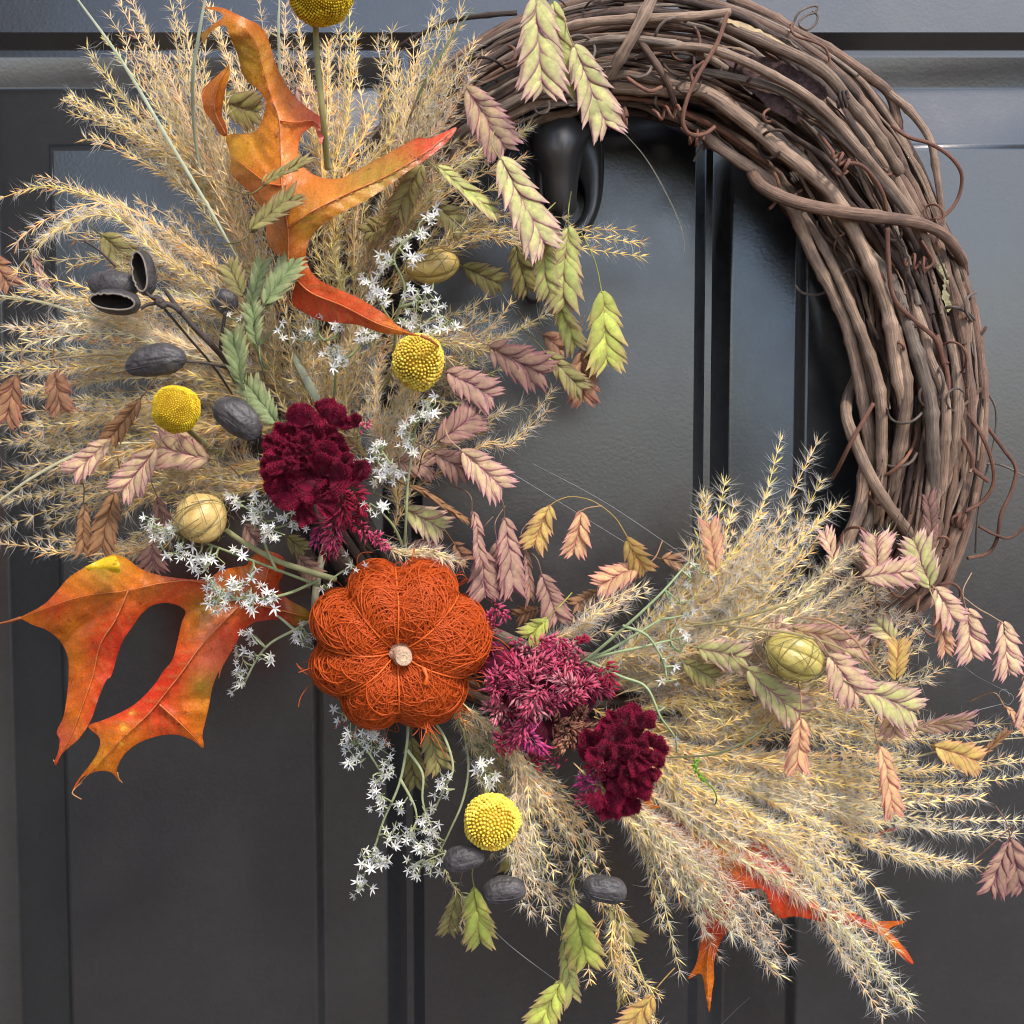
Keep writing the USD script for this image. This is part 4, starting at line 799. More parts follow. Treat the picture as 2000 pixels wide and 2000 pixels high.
def oak_leaf(label, outline, veins, dpts, cpts, petiole=None, cup=.010, vein_col=(.66, .20, .06), side_r=14, wav=.003, extra=(), bristles=()):
    """outline: pixels; veins: list of pixel lines, the first ones the midribs; dpts: (x, y, height); cpts: (x, y, colour)."""
    t = thing('oak_leaf', label, 'leaf', 'autumn oak leaves in the wreath')
    pg = Polygon(outline).buffer(0)
    if pg.geom_type != 'Polygon': pg = max(pg.geoms, key=lambda a: a.area)
    ring_ = np.array(pg.exterior.coords)[:-1]
    sm = spline(np.vstack([ring_, ring_[:1]]), 4)[:-1]
    pg = Polygon(sm).buffer(0)
    if pg.geom_type != 'Polygon': pg = max(pg.geoms, key=lambda a: a.area)
    q = np.array([pg.exterior.interpolate(i).coords[0] for i in np.arange(0, pg.exterior.length, 4)])
    b = pg.bounds; gx, gy = np.meshgrid(np.arange(b[0], b[2], 6.5), np.arange(b[1], b[3], 6.0)); gx[1::2] += 3.2
    g_ = np.stack([gx, gy], -1).reshape(-1, 2); inn = shapely.contains_xy(pg.buffer(-3), g_[:, 0], g_[:, 1]); q = np.vstack([q, g_[inn]])
    f = Delaunay(q).simplices; c = q[f].mean(1); f = f[shapely.contains_xy(pg, c[:, 0], c[:, 1])]
    D = RBFInterpolator(np.array([p[:2] for p in dpts], float), np.array([p[2] for p in dpts]), kernel='thin_plate_spline', smoothing=50)
    C = RBFInterpolator(np.array([p[:2] for p in cpts], float), np.array([p[2] for p in cpts]), kernel='linear')
    vl = [spline(np.array(v, float), 6) for v in veins]
    # side veins: leave each midrib at 50 degrees on both sides
    rng = np.random.default_rng(len(label)); sides = []
    for v in vl:
        n = len(v); tg = unit(np.gradient(v, axis=0))
        for i in range(4, n - 3, 5):
            for s in (-1, 1):
                a = math.radians(52) * s; dv = np.array([tg[i, 0] * math.cos(a) - tg[i, 1] * math.sin(a), tg[i, 0] * math.sin(a) + tg[i, 1] * math.cos(a)])
                L = rng.uniform(35, 60); p = [v[i] + dv * L * u + tg[i] * L * .25 * u * u for u in (0, .33, .66, 1)]
                sides.append(np.array(p))
    def height(q):
        dd = np.min([polyline_dist(q, v)[0] for v in vl], 0)
        ds = np.min([polyline_dist(q, v)[0] for v in sides], 0)
        edge = np.array([pg.exterior.distance(shapely.Point(*p)) for p in q]) if len(q) < 6000 else np.full(len(q), 20.)
        z = D(q) - cup * np.minimum(dd / 60, 1.6) ** 2 + .0013 * np.exp(-(dd / 4.5) ** 2) + .00055 * np.exp(-(ds / 3.5) ** 2)
        z = z + wav * (meshkit.fbm(np.c_[q * .018, np.full(len(q), len(label))], 3, 4) - .5) * 2 * (.5 + np.minimum(dd / 50, 1.2))
        return z, dd, ds, edge
    z, dd, ds, edge = height(q)
    col = np.clip(C(q), .004, .9)
    mott = meshkit.fbm(np.c_[q * .022, np.full(len(q), 7.)], 4, 9); m2 = meshkit.fbm(np.c_[q * .10, np.full(len(q), 3.)], 3, 2)
    col = col * (1 + (mott[:, None] - .5) * np.array([.16, .36, .25])) * (1 + (m2[:, None] - .5) * .35)
    k = np.exp(-(ds / 2.0) ** 2)[:, None] * .55; col = col * (1 - k) + np.array(vein_col) * .75 * k
    k = np.exp(-(edge / 2.5) ** 2)[:, None] * .45; col = col * (1 - k) + col * np.array([.75, .45, .5]) * k
    for sx, sy, sr in extra:                            # small pale or brown spots of decay
        k = np.exp(-(np.hypot(q[:, 0] - sx, q[:, 1] - sy) / sr) ** 2)[:, None]; col = col * (1 - k) + np.array([.80, .48, .05]) * k
    obj(t, 'leaf_blade', (PP(np.c_[q, z]), f), leaf_mat, np.clip(col, .003, .95))
    for v in vl:
        zz = height(v)[0] + .0006; tb = tube(PP(np.c_[v, zz]), px(np.linspace(1.7, .6, len(v))), 6)
        obj(t, 'midrib', tb, leaf_mat, rows(len(tb[0]), vein_col))
    if petiole is not None:
        w = PP(spline(np.array(petiole, float), 6)); tb = tube(w, px(np.linspace(3.4, 2.2, len(w))), 6); obj(t, 'leaf_stalk', tb, leaf_mat, rows(len(tb[0]), np.array(vein_col) * .7))
    for b_ in bristles:
        w = PP(spline(np.array(b_, float), 4)); tb = tube(w, px(np.linspace(1.8, 1.0, len(w))), 5); obj(t, 'bristle', tb, leaf_mat, rows(len(tb[0]), (.50, .24, .10)))
    return t
A = lambda *p: Z(0, 0, *p)
R_, O_, Y_, G_, DR = (.62, .062, .016), (.68, .185, .012), (.64, .30, .02), (.38, .22, .025), (.34, .025, .015)
BR = (.48, .125, .018)
RR, OO, YY, GG, BB = (.60, .075, .022), (.62, .195, .018), (.58, .285, .025), (.38, .22, .028), (.50, .145, .02)
tall = A((1062, 42), (1130, 50), (1190, 68), (1200, 95), (1150, 130), (1100, 170), (1084, 185), (1095, 240), (1105, 225), (1135, 175), (1185, 140), (1215, 140), (1232, 180), (1262, 250), (1290, 320), (1302, 385), (1335, 440), (1390, 482), (1424, 530), (1430, 580), (1404, 670), (1355, 718), (1222, 732),
    (1245, 850), (1238, 925), (1280, 975), (1350, 1040), (1420, 1130), (1432, 1200), (1440, 1290), (1462, 1345), (1520, 1392), (1570, 1450), (1600, 1510), (1578, 1570), (1576, 1640), (1600, 1660), (1700, 1718), (1800, 1738), (1932, 1752), (2060, 1795), (2190, 1806), (2270, 1812),
    (2210, 1790), (2145, 1755), (2090, 1705), (2010, 1652), (1910, 1595), (1830, 1562), (1740, 1520), (1680, 1468), (1652, 1400), (1656, 1330), (1690, 1262), (1765, 1190), (1855, 1140), (1990, 1070), (2090, 1005), (2190, 930), (2310, 850), (2410, 765), (2464, 686),
    (2395, 712), (2315, 746), (2255, 742), (2190, 772), (2045, 852), (1900, 930), (1850, 958), (1760, 962), (1690, 940), (1640, 902), (1612, 840), (1608, 790), (1625, 730), (1655, 702), (1690, 680), (1712, 730), (1730, 782), (1752, 705), (1756, 650), (1685, 602), (1612, 542), (1552, 470), (1512, 400), (1482, 330), (1462, 260), (1432, 180), (1392, 132), (1345, 108), (1280, 78), (1200, 42), (1130, 38))
oak_leaf('tall orange oak leaf twisting down from the top edge', tall,
    [A((1555, 1640), (1550, 1500), (1556, 1300), (1545, 1180), (1520, 1000), (1515, 850), (1505, 650), (1462, 520), (1415, 360), (1380, 230), (1320, 150)), A((1556, 1225), (1680, 1140), (1880, 1040), (2080, 950), (2280, 830), (2440, 705)), A((1590, 1500), (1680, 1580), (1850, 1650), (2050, 1750), (2250, 1808)), A((1512, 1000), (1440, 985), (1350, 920), (1275, 860)), A((1508, 650), (1600, 660), (1680, 650), (1740, 690))],
    [(385, 18, .100), (395, 85, .115), (440, 30, .118), (500, 60, .112), (520, 140, .104), (470, 190, .098), (545, 250, .102), (630, 250, .086), (450, 275, .088), (480, 370, .094), (560, 400, .118), (700, 350, .112), (800, 300, .108), (890, 250, .102), (560, 520, .112), (620, 560, .112), (720, 620, .122), (825, 656, .125), (600, 600, .105), (420, 210, .07)],
    [(385, 18, OO), (400, 80, YY), (440, 30, OO), (500, 55, BB), (480, 100, GG), (500, 130, YY), (520, 180, OO), (490, 200, BB), (545, 230, OO), (620, 240, RR), (630, 270, RR), (560, 300, OO), (470, 290, YY), (500, 330, OO), (470, 350, BB), (560, 380, BB), (640, 380, OO), (700, 340, GG), (700, 390, YY), (800, 300, BB), (780, 340, GG), (830, 290, RR), (885, 252, RR), (560, 440, OO), (600, 430, GG), (540, 500, BB), (590, 490, BB), (590, 560, RR), (650, 590, RR), (720, 620, RR), (780, 645, OO), (825, 656, OO)],
    petiole=[(822, 655, .125), (840, 664, .122), (856, 676, .112)], cup=.009)
oak_leaf('small folded orange oak lobe standing left of the tall leaf', A((1236, 350), (1200, 380), (1150, 425), (1092, 485), (1088, 540), (1104, 600), (1150, 665), (1180, 720), (1225, 735), (1222, 690), (1196, 620), (1205, 540), (1222, 460), (1238, 400)),
    [A((1215, 720), (1160, 600), (1170, 480), (1230, 360))], [(446, 130, .092), (395, 190, .082), (430, 240, .086), (445, 265, .088), (440, 180, .094)], [(446, 130, Y_), (400, 180, O_), (420, 220, BR), (440, 260, BR), (436, 170, O_)], cup=.006)
Bq = lambda *p: Z(0, 650, *p)
Gq = lambda *p: Z(0, 1300, *p)
big = Bq((105, 1535), (230, 1468), (300, 1400), (368, 1322), (430, 1280), (482, 1250), (560, 1212), (622, 1196), (682, 1216), (742, 1260), (802, 1290), (890, 1312), (1000, 1326), (1082, 1330), (1132, 1318), (1190, 1282), (1260, 1264), (1330, 1252), (1345, 1220), (1422, 1172), (1530, 1215), (1526, 1300), (1500, 1368), (1560, 1440), (1664, 1500), (1664, 1560), (1600, 1582), (1500, 1546), (1420, 1552), (1370, 1562), (1322, 1600), (1280, 1660), (1240, 1730), (1200, 1800), (1178, 1870)) + \
    Gq((1182, 30), (1165, 62), (1142, 130), (1130, 200), (1110, 290), (1092, 370), (1098, 446), (1050, 410), (990, 382), (940, 372), (870, 376), (780, 402), (710, 442), (662, 490), (632, 550), (632, 592), (655, 628), (636, 618), (612, 584), (580, 570), (540, 568), (490, 580), (445, 602), (410, 650), (392, 682), (386, 680), (405, 640), (432, 600), (480, 540), (520, 480), (540, 420), (530, 380), (476, 326), (560, 292), (650, 252), (720, 212), (780, 160), (840, 92), (900, 0)) + \
    Bq((860, 1850), (930, 1760), (962, 1640), (980, 1560), (1000, 1512), (990, 1488), (950, 1466), (890, 1456), (820, 1470), (760, 1520), (710, 1590), (662, 1660), (630, 1750), (600, 1850)) + \
    Gq((572, 80), (530, 180), (500, 270), (470, 332), (420, 400), (370, 442), (330, 482), (302, 538), (292, 520), (312, 470), (322, 400), (306, 356), (340, 280), (356, 200), (368, 100)) + Bq((370, 1850), (366, 1750), (322, 1660), (250, 1602), (170, 1572))
oak_leaf('big red and orange oak leaf spreading beside the pumpkin', big,
    [Bq((1650, 1530), (1450, 1480), (1280, 1440), (1090, 1345), (900, 1345), (680, 1390), (450, 1420), (260, 1480), (115, 1535)), Bq((1280, 1480), (1180, 1580), (1080, 1690), (980, 1830), (900, 1932)) + Gq((800, 260), (650, 400), (520, 540), (400, 665)), Bq((690, 1392), (620, 1550), (540, 1680), (500, 1850)) + Gq((450, 200), (390, 360), (305, 520)), Bq((1400, 1480), (1430, 1330), (1470, 1200)), Gq((860, 210), (960, 300), (1085, 425))],
    [(40, 1207, .075), (150, 1130, .098), (230, 1085, .106), (310, 1130, .105), (390, 1140, .098), (480, 1170, .088), (590, 1210, .07), (520, 1090, .085), (180, 1250, .1), (160, 1380, .092), (110, 1492, .082), (215, 1290, .094), (390, 1270, .1), (420, 1360, .098), (395, 1460, .085), (250, 1420, .1), (200, 1500, .096), (145, 1545, .085), (480, 1240, .088)],
    [(40, 1207, O_), (110, 1190, R_), (150, 1140, O_), (230, 1090, Y_), (200, 1120, G_), (260, 1130, O_), (300, 1150, BR), (380, 1135, R_), (140, 1220, O_), (230, 1210, R_), (180, 1260, R_), (150, 1280, O_), (200, 1320, R_), (150, 1400, O_), (170, 1400, R_), (125, 1440, (.70, .12, .05)), (110, 1492, R_), (330, 1170, R_), (400, 1190, G_), (430, 1150, BR), (480, 1120, O_), (540, 1100, R_), (530, 1160, DR), (590, 1200, G_), (560, 1215, DR), (380, 1230, O_), (430, 1230, R_), (360, 1290, R_), (410, 1290, (.66, .12, .06)), (350, 1340, R_), (380, 1380, O_), (390, 1340, G_), (400, 1440, O_), (300, 1400, R_), (330, 1430, R_), (250, 1430, O_), (220, 1480, O_), (190, 1480, Y_), (240, 1400, R_), (180, 1510, O_)],
    petiole=[(40, 1207, .075), (18, 1214, .07), (-10, 1220, .06)], cup=.008, extra=[(258, 1392, 4), (241, 1421, 6), (236, 1452, 3)], bristles=[[(160, 1528, .087), (148, 1538, .088), (141, 1548, .09), (146, 1554, .092), (159, 1561, .093)], [(229, 1508, .092), (232, 1520, .092), (239, 1529, .09)], [(112, 1490, .08), (106, 1488, .08), (104, 1484, .08)]])
curl = thing('leaf_curl', 'bright yellow curled flap on the top edge of the big oak leaf', 'leaf'); 
_o = Bq((455, 1262), (520, 1232), (560, 1212), (622, 1200), (645, 1245), (650, 1298), (610, 1290), (560, 1272), (510, 1275), (475, 1285))
_pg = Polygon(_o); _q = np.array([_pg.exterior.interpolate(i).coords[0] for i in np.arange(0, _pg.exterior.length, 3)]); _b = _pg.bounds
_g = np.stack(np.meshgrid(np.arange(_b[0], _b[2], 4), np.arange(_b[1], _b[3], 4)), -1).reshape(-1, 2); _q = np.vstack([_q, _g[shapely.contains_xy(_pg.buffer(-2), _g[:, 0], _g[:, 1])]])
_f = Delaunay(_q).simplices; _c = _q[_f].mean(1); _f = _f[shapely.contains_xy(_pg, _c[:, 0], _c[:, 1])]
_z = .112 + .008 * np.sin(np.clip((_q[:, 1] - 1084) / 34, 0, 1) * np.pi * .8) + .002 * np.sin(_q[:, 0] * .09)
obj(curl, 'leaf_blade', (PP(np.c_[_q, _z]), _f), leaf_mat, rows(len(_q), (.78, .50, .02)) * (1 + .25 * (meshkit.fbm(np.c_[_q * .05, 0 * _q[:, :1]], 3)[:, None] - .5)))
Fq = lambda *p: Z(1300, 1300, *p)
low = Fq((-190, 660), (-60, 760), (20, 800), (150, 880), (250, 930), (380, 940), (520, 958), (600, 1030), (690, 1036), (664, 1150), (762, 1230), (852, 1308), (1000, 1330), (1100, 1375), (1292, 1378), (1205, 1420), (1252, 1480), (1302, 1540), (1338, 1612), (1260, 1562), (1200, 1492), (1120, 1432), (1000, 1402), (850, 1382), (702, 1352), (622, 1362), (570, 1312), (540, 1222), (482, 1200), (402, 1222), (372, 1300), (345, 1420), (300, 1480), (262, 1600), (262, 1690), (250, 1762), (236, 1872), (214, 1762), (190, 1662), (122, 1690), (160, 1618), (180, 1540), (190, 1420), (200, 1300), (180, 1200), (100, 1090), (0, 1000), (-120, 900), (-220, 760))
oak_leaf('red oak leaf half hidden beneath the hanging grass plumes', low,
    [Fq((-180, 700), (100, 930), (300, 1030), (480, 1120), (700, 1260), (900, 1350), (1100, 1410), (1330, 1600)), Fq((200, 1000), (270, 1200), (260, 1400), (225, 1600), (236, 1850))],
    [(1240, 1550, .055), (1400, 1650, .088), (1500, 1720, .096), (1600, 1780, .098), (1780, 1880, .085), (1390, 1820, .078), (1385, 1970, .075), (1550, 1680, .09)],
    [(1240, 1560, O_), (1300, 1600, (.62, .06, .015)), (1380, 1650, O_), (1420, 1660, Y_), (1480, 1650, R_), (1540, 1680, R_), (1400, 1730, R_), (1500, 1740, (.62, .05, .02)), (1540, 1770, R_), (1600, 1780, R_), (1680, 1810, DR), (1740, 1840, O_), (1780, 1880, R_), (1380, 1830, R_), (1385, 1900, O_), (1385, 1970, O_)], cup=.004)
oak_leaf('small orange leaf point showing under the dark cockscomb', Z(920, 1180, (1400, 1790), (1470, 1700), (1530, 1660), (1560, 1720), (1640, 1730), (1540, 1770), (1450, 1800), k=400 / 1756), [Z(920, 1180, (1420, 1785), (1520, 1720), (1620, 1735), k=400 / 1756)], [(1240, 1585, .075), (1270, 1560, .082), (1295, 1575, .08), (1260, 1590, .078)], [(1240, 1585, O_), (1270, 1560, Y_), (1295, 1575, O_), (1262, 1590, BR)], cup=.004)
oak_leaf('thin red leaf tip lying behind the slim tufted plume', Fq((1040, 945), (1120, 905), (1200, 880), (1292, 868), (1230, 892), (1160, 915), (1212, 965), (1140, 935)), [Fq((1050, 940), (1150, 910), (1280, 872))], [(1680, 1640, .06), (1720, 1630, .064), (1768, 1615, .06), (1735, 1648, .06)], [(1680, 1640, R_), (1720, 1630, R_), (1768, 1615, DR), (1735, 1648, R_)], cup=.002)
# ================================================================ the orange fibre pumpkin
pk_core = plain('pumpkin_core', (.09, .011, .003), rough=.9, scale=600, vary=.6, bump=.8, dist=.001, bscale=1500)
pk_fib = M('pumpkin_fibre', {"h": ("hair_info", {}), "w": ("white_noise_texture", {"dimensions": "1D"}), "o": ("hair_info", {}),
    "r": ("rgb_ramp", {"ramp": [(0, (.16, .014, .003)), (.3, (.40, .05, .006)), (.7, (.60, .105, .012)), (1, (.78, .24, .06))]}), "p": ("principled_bsdf", {"roughness": .55, "specular_ior_level": .35}),
    "t": ("translucent_bsdf", {}), "x": ("mix_closure", {"fac": .2})},
    [("h.index", "w.w"), ("w.value", "r.fac"), ("r.color", "p.base_color"), ("r.color", "t.color"), ("p.BSDF", "x.closure1"), ("t.BSDF", "x.closure2")], "x.closure")
pk_cord = plain('pumpkin_cord', (.62, .11, .01), rough=.5, scale=900, vary=.2, bump=.3)
pk_stem = plain('cut_stem', (.52, .36, .24), rough=.8, scale=250, vary=.45, bump=.8, dist=.001)
rp = np.random.default_rng(42)
PC = P(778, 1254, .085); PR = px(170, .10)
pump = thing('fibre_pumpkin', 'orange pumpkin wound from rough sisal fibre with a cut stem', 'pumpkin', loc=PC)
CRE = np.radians(np.array([-140, -90, -25, 38, 90, 132, 178]))
_ax = unit(np.array([.10, -1.0, -.06])); _px = unit(np.cross(_ax, [0, 0, 1.0])) * -1; _px = unit(np.cross([0, 0, 1.0], _ax)) if False else unit(np.array([1.0, .10, 0])); _pz = np.cross(_px, _ax) ; _pz = _pz if _pz[2] > 0 else -_pz
def lobe(th):
    c = np.r_[CRE[-1] - 2 * np.pi, CRE, CRE[0] + 2 * np.pi]; a = (th - CRE[0]) % (2 * np.pi) + CRE[0]
    i = np.clip(np.searchsorted(c, a, 'right') - 1, 0, len(c) - 2); s = (a - c[i]) / (c[i + 1] - c[i])
    return np.sin(np.pi * s) ** .55, (c[i + 1] - c[i]) / .9
def pump_pt(th, ps, lift=0.0):
    """th around the axis, ps from the stem dimple (2.7) over the rim (0) to the back (-1.2)."""
    lb, gapw = lobe(th); k = 1 - (.25 - .05 * np.sin(ps) ** 2) * (1 - lb) + .07 * (gapw - 1)
    r = (.47 + .53 * np.cos(ps) * np.where(np.cos(ps) < 0, .84, 1)) * PR * k; h = (.66 * np.sin(ps)) * PR * (.55 + .45 * k) 
    r = r + lift * np.cos(ps); h = h + lift * np.sin(ps)
    r = r * (1 + .02 * np.sin(th * 2 + 1))
    return PC + r[..., None] * (np.cos(th)[..., None] * _px + np.sin(th)[..., None] * _pz) + h[..., None] * _ax
th, ps = np.meshgrid(np.linspace(0, 2 * np.pi, 127)[:-1], np.linspace(2.75, -1.1, 34)); v = pump_pt(th, ps).reshape(-1, 3)
n = 126; i = np.arange(33)[:, None] * n; j = np.arange(n)[None]; j2 = (j + 1) % n; q = np.stack([i + j, i + j2, i + n + j2, i + n + j], -1).reshape(-1, 4)
obj(pump, 'body', (v, np.vstack([q[:, [0, 2, 1]], q[:, [0, 3, 2]]])), pk_core)
fib = []
for k in range(3900):
    a, p_ = rp.uniform(0, 2 * np.pi), rp.uniform(-.7, 2.5); dr = rp.uniform(0, 2 * np.pi); cv = rp.normal() * 1.3; L = rp.uniform(.35, 1.5); m = 11
    if rp.random() < .45: dr = rp.choice([np.pi / 2, -np.pi / 2]) + rp.normal() * .35
    t = np.linspace(0, 1, m); an = dr + cv * t
    rloc = .25 + .75 * max(.15, np.cos(p_) * .5 + .5)
    aa = a + np.cumsum(np.cos(an)) * L / m / rloc; pp = np.clip(p_ + np.cumsum(np.sin(an)) * L / m * 1.3, -.9, 2.6)
    fib.append(pump_pt(aa, pp, rp.uniform(.0001, .0034) + .0016 * np.sin(t * np.pi) * rp.random()))
wires(pump, 'fibre_winding', fib, px(rp.uniform(.8, 2.3, len(fib))), pk_fib, kind='stuff')
loose = []
for k in range(90):
    a = rp.uniform(0, 2 * np.pi); a = rp.choice([a, rp.uniform(-2.8, -1.6), rp.uniform(-.9, .2)]); p0 = pump_pt(np.array([a]), np.array([rp.uniform(-.5, .4)]), .0005)[0]
    o = unit(np.cos(a) * _px + np.sin(a) * _pz + rp.normal(size=3) * .35); s_ = unit(np.cross(o, rp.normal(size=3))); L = px(rp.uniform(12, 48)); t = np.linspace(0, 1, 12)[:, None]
    loose.append(p0 + o * L * np.sin(t * rp.uniform(1.4, 2.9)) + s_ * L * rp.normal() * (t ** 1.5) + np.array([0, 0, -1]) * L * .3 * t * t)
for k in range(16):                                     # the frayed tuft underneath
    p0 = P(825 + rp.normal() * 10, 1395, .105); t = np.linspace(0, 1, 10)[:, None]; o = unit(np.array([rp.uniform(.1, .7), -.1 + rp.normal() * .2, -1])); loose.append(p0 + o * px(rp.uniform(30, 70)) * t + rp.normal(size=3) * .004 * t * t)
wires(pump, 'loose_fibres', loose, px(rp.uniform(1.1, 1.8, len(loose))), pk_fib, kind='stuff')
for c in CRE:
    pc = np.linspace(2.55, -.8, 40); w = pump_pt(np.full(40, c) + .03 * np.sin(pc * 2 + c), pc, .0042); obj(pump, 'cord', tube(w, px(1.8), 6), pk_cord)
kq = pump_pt(np.array([CRE[2] + .02]), np.array([1.75]), .0055)[0]
obj(pump, 'knot', join([tube(np.array([kq, kq + [.002, -.002, -.004], kq + [.001, -.001, -.008]]), px(np.array([4.5, 3, 5])), 7)]), pk_cord)
S0 = PC + _ax * PR * .34 + _px * PR * .02
sn = 20; secs = []
for u, r in ((0, 19), (.25, 21), (.45, 24), (.55, 23), (.62, 17), (.97, 16), (1.0, 14.5), (1.0, 6.0), (.985, 5)):
    a = np.arange(sn) * 2 * np.pi / sn; rr = px(r * 1.08, .13) * (1 + (.07 if u < .6 else .03) * rp.normal(size=sn) * (u < .99))
    secs.append(S0 + unit(_ax + np.array([.12, 0, 0])) * PR * .42 * u + rr[:, None] * (np.cos(a)[:, None] * _px + np.sin(a)[:, None] * _pz))
v = np.vstack(secs); m = len(secs); i = np.arange(m - 1)[:, None] * sn; j = np.arange(sn)[None]; j2 = (j + 1) % sn; q = np.stack([i + j, i + j2, i + sn + j2, i + sn + j], -1).reshape(-1, 4)
f = np.vstack([q[:, [0, 2, 1]], q[:, [0, 3, 2]]]); e = len(v); v = np.vstack([v, v[-sn:].mean(0)]); f = np.vstack([f, [(e, (m - 1) * sn + k, (m - 1) * sn + (k + 1) % sn) for k in range(sn)]])
obj(pump, 'stem', (v, f), pk_stem, smooth=35)

# ================================================================ yellow ball flowers
ball_mat = plant('ball_flower', rough=.7, trans=.1, vary=.2, scale=500)
def ball_flower(label, c, r, d, stem, ay=1.0, ang=0.0, fl=900, size=1.0, pale=0.0, seed=0, axis=(0, -1, 0), tip=0.0):
    rng = np.random.default_rng(seed); t = thing('ball_flower', label, 'flower', 'yellow ball flowers on stems', loc=P(*c, d)); C = P(*c, d); R = px(r, d)
    if stem is not None:
        w = PP(spline(np.array(stem, float), 8)); tb = tube(w, px(np.linspace(5.5, 6.5, len(w))), 8); obj(t, 'stem', tb, blade_mat, rows(len(tb[0]), (.34, .31, .13)))
    k = np.arange(fl) + .5; ph = np.arccos(1 - 2 * k / fl); th = np.pi * (1 + 5 ** .5) * k
    n = np.stack([np.cos(th) * np.sin(ph), np.sin(th) * np.sin(ph), np.cos(ph)], 1)
    up = unit(np.array(axis, float)); x = unit(np.cross(up, [.3, .1, 1.0])); y = np.cross(up, x); n = n[:, :1] * x + n[:, 1:2] * y + n[:, 2:] * up
    ca, sa = math.cos(ang), math.sin(ang)
    def shape(n, s):
        p = n * s * (1 + .15 * (meshkit.fbm(n * 1.3 + seed * 7.7, 3, 3) - .5) * 2)[:, None]; z = p[:, 2] * ay; zz = p[:, 2]
        p = np.stack([p[:, 0] * (1 - tip * np.clip(zz, 0, 1)), p[:, 1], z], 1)
        return np.stack([p[:, 0] * ca - p[:, 2] * sa, p[:, 1], p[:, 0] * sa + p[:, 2] * ca], 1) * R
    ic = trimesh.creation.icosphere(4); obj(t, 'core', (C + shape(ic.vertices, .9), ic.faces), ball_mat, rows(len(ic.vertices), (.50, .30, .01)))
    fs = trimesh.creation.icosphere(1); fv = fs.vertices; P0 = C + shape(n, .955 + rng.normal(size=(fl, 1)) * .012); nd = unit(P0 - C)
    a = R * 1.75 / math.sqrt(fl) * size; off = n @ up
    sc = a * (.72 + .35 * (off < .55)) * rng.uniform(.85, 1.15, fl)
    u = unit(np.cross(nd, [.2, .3, .9])); w = np.cross(nd, u)
    V = P0[:, None] + sc[:, None, None] * (fv[None, :, 0:1] * u[:, None] + fv[None, :, 1:2] * w[:, None] + fv[None, :, 2:3] * nd[:, None] * 1.25)
    base = np.array([.84, .60, .03]) * (1 - pale) + np.array([.84, .72, .22]) * pale
    g_ = np.clip((n[:, 2:3] * .5 + .5), 0, 1); col = base * (1 - .0 * g_) * rng.uniform(.82, 1.12, (fl, 1)); col = col * (1 - np.clip(meshkit.fbm(n * 2.2 + seed * 3.1, 3, 8) - .52, 0, 1)[:, None] * np.array([.9, 1.5, 1.6])); sc = sc * rng.uniform(.7, 1.2, fl); col = col * np.where(rng.random((fl, 1)) < .12, [[.9, .78, .6]], [[1, 1, 1]])
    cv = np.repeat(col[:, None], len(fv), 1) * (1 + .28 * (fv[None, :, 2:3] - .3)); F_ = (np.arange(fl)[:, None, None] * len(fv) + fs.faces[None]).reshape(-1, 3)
    obj(t, 'florets', (V.reshape(-1, 3), F_), ball_mat, np.clip(cv, 0, .95).reshape(-1, 3), kind='stuff')
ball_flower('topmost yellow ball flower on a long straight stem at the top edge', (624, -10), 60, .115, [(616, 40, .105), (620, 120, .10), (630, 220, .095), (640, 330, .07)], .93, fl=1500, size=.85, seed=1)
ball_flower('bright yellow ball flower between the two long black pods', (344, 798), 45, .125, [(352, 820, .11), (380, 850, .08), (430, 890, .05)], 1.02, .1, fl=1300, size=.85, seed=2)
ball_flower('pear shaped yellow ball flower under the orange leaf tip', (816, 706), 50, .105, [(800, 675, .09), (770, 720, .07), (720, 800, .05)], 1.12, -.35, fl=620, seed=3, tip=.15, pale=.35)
ball_flower('coarse yellow ball flower hanging below the pumpkin', (961, 1606), 54, .12, [(950, 1560, .1), (946, 1500, .085), (930, 1430, .06)], 1.0, .2, fl=640, pale=.3, seed=4)

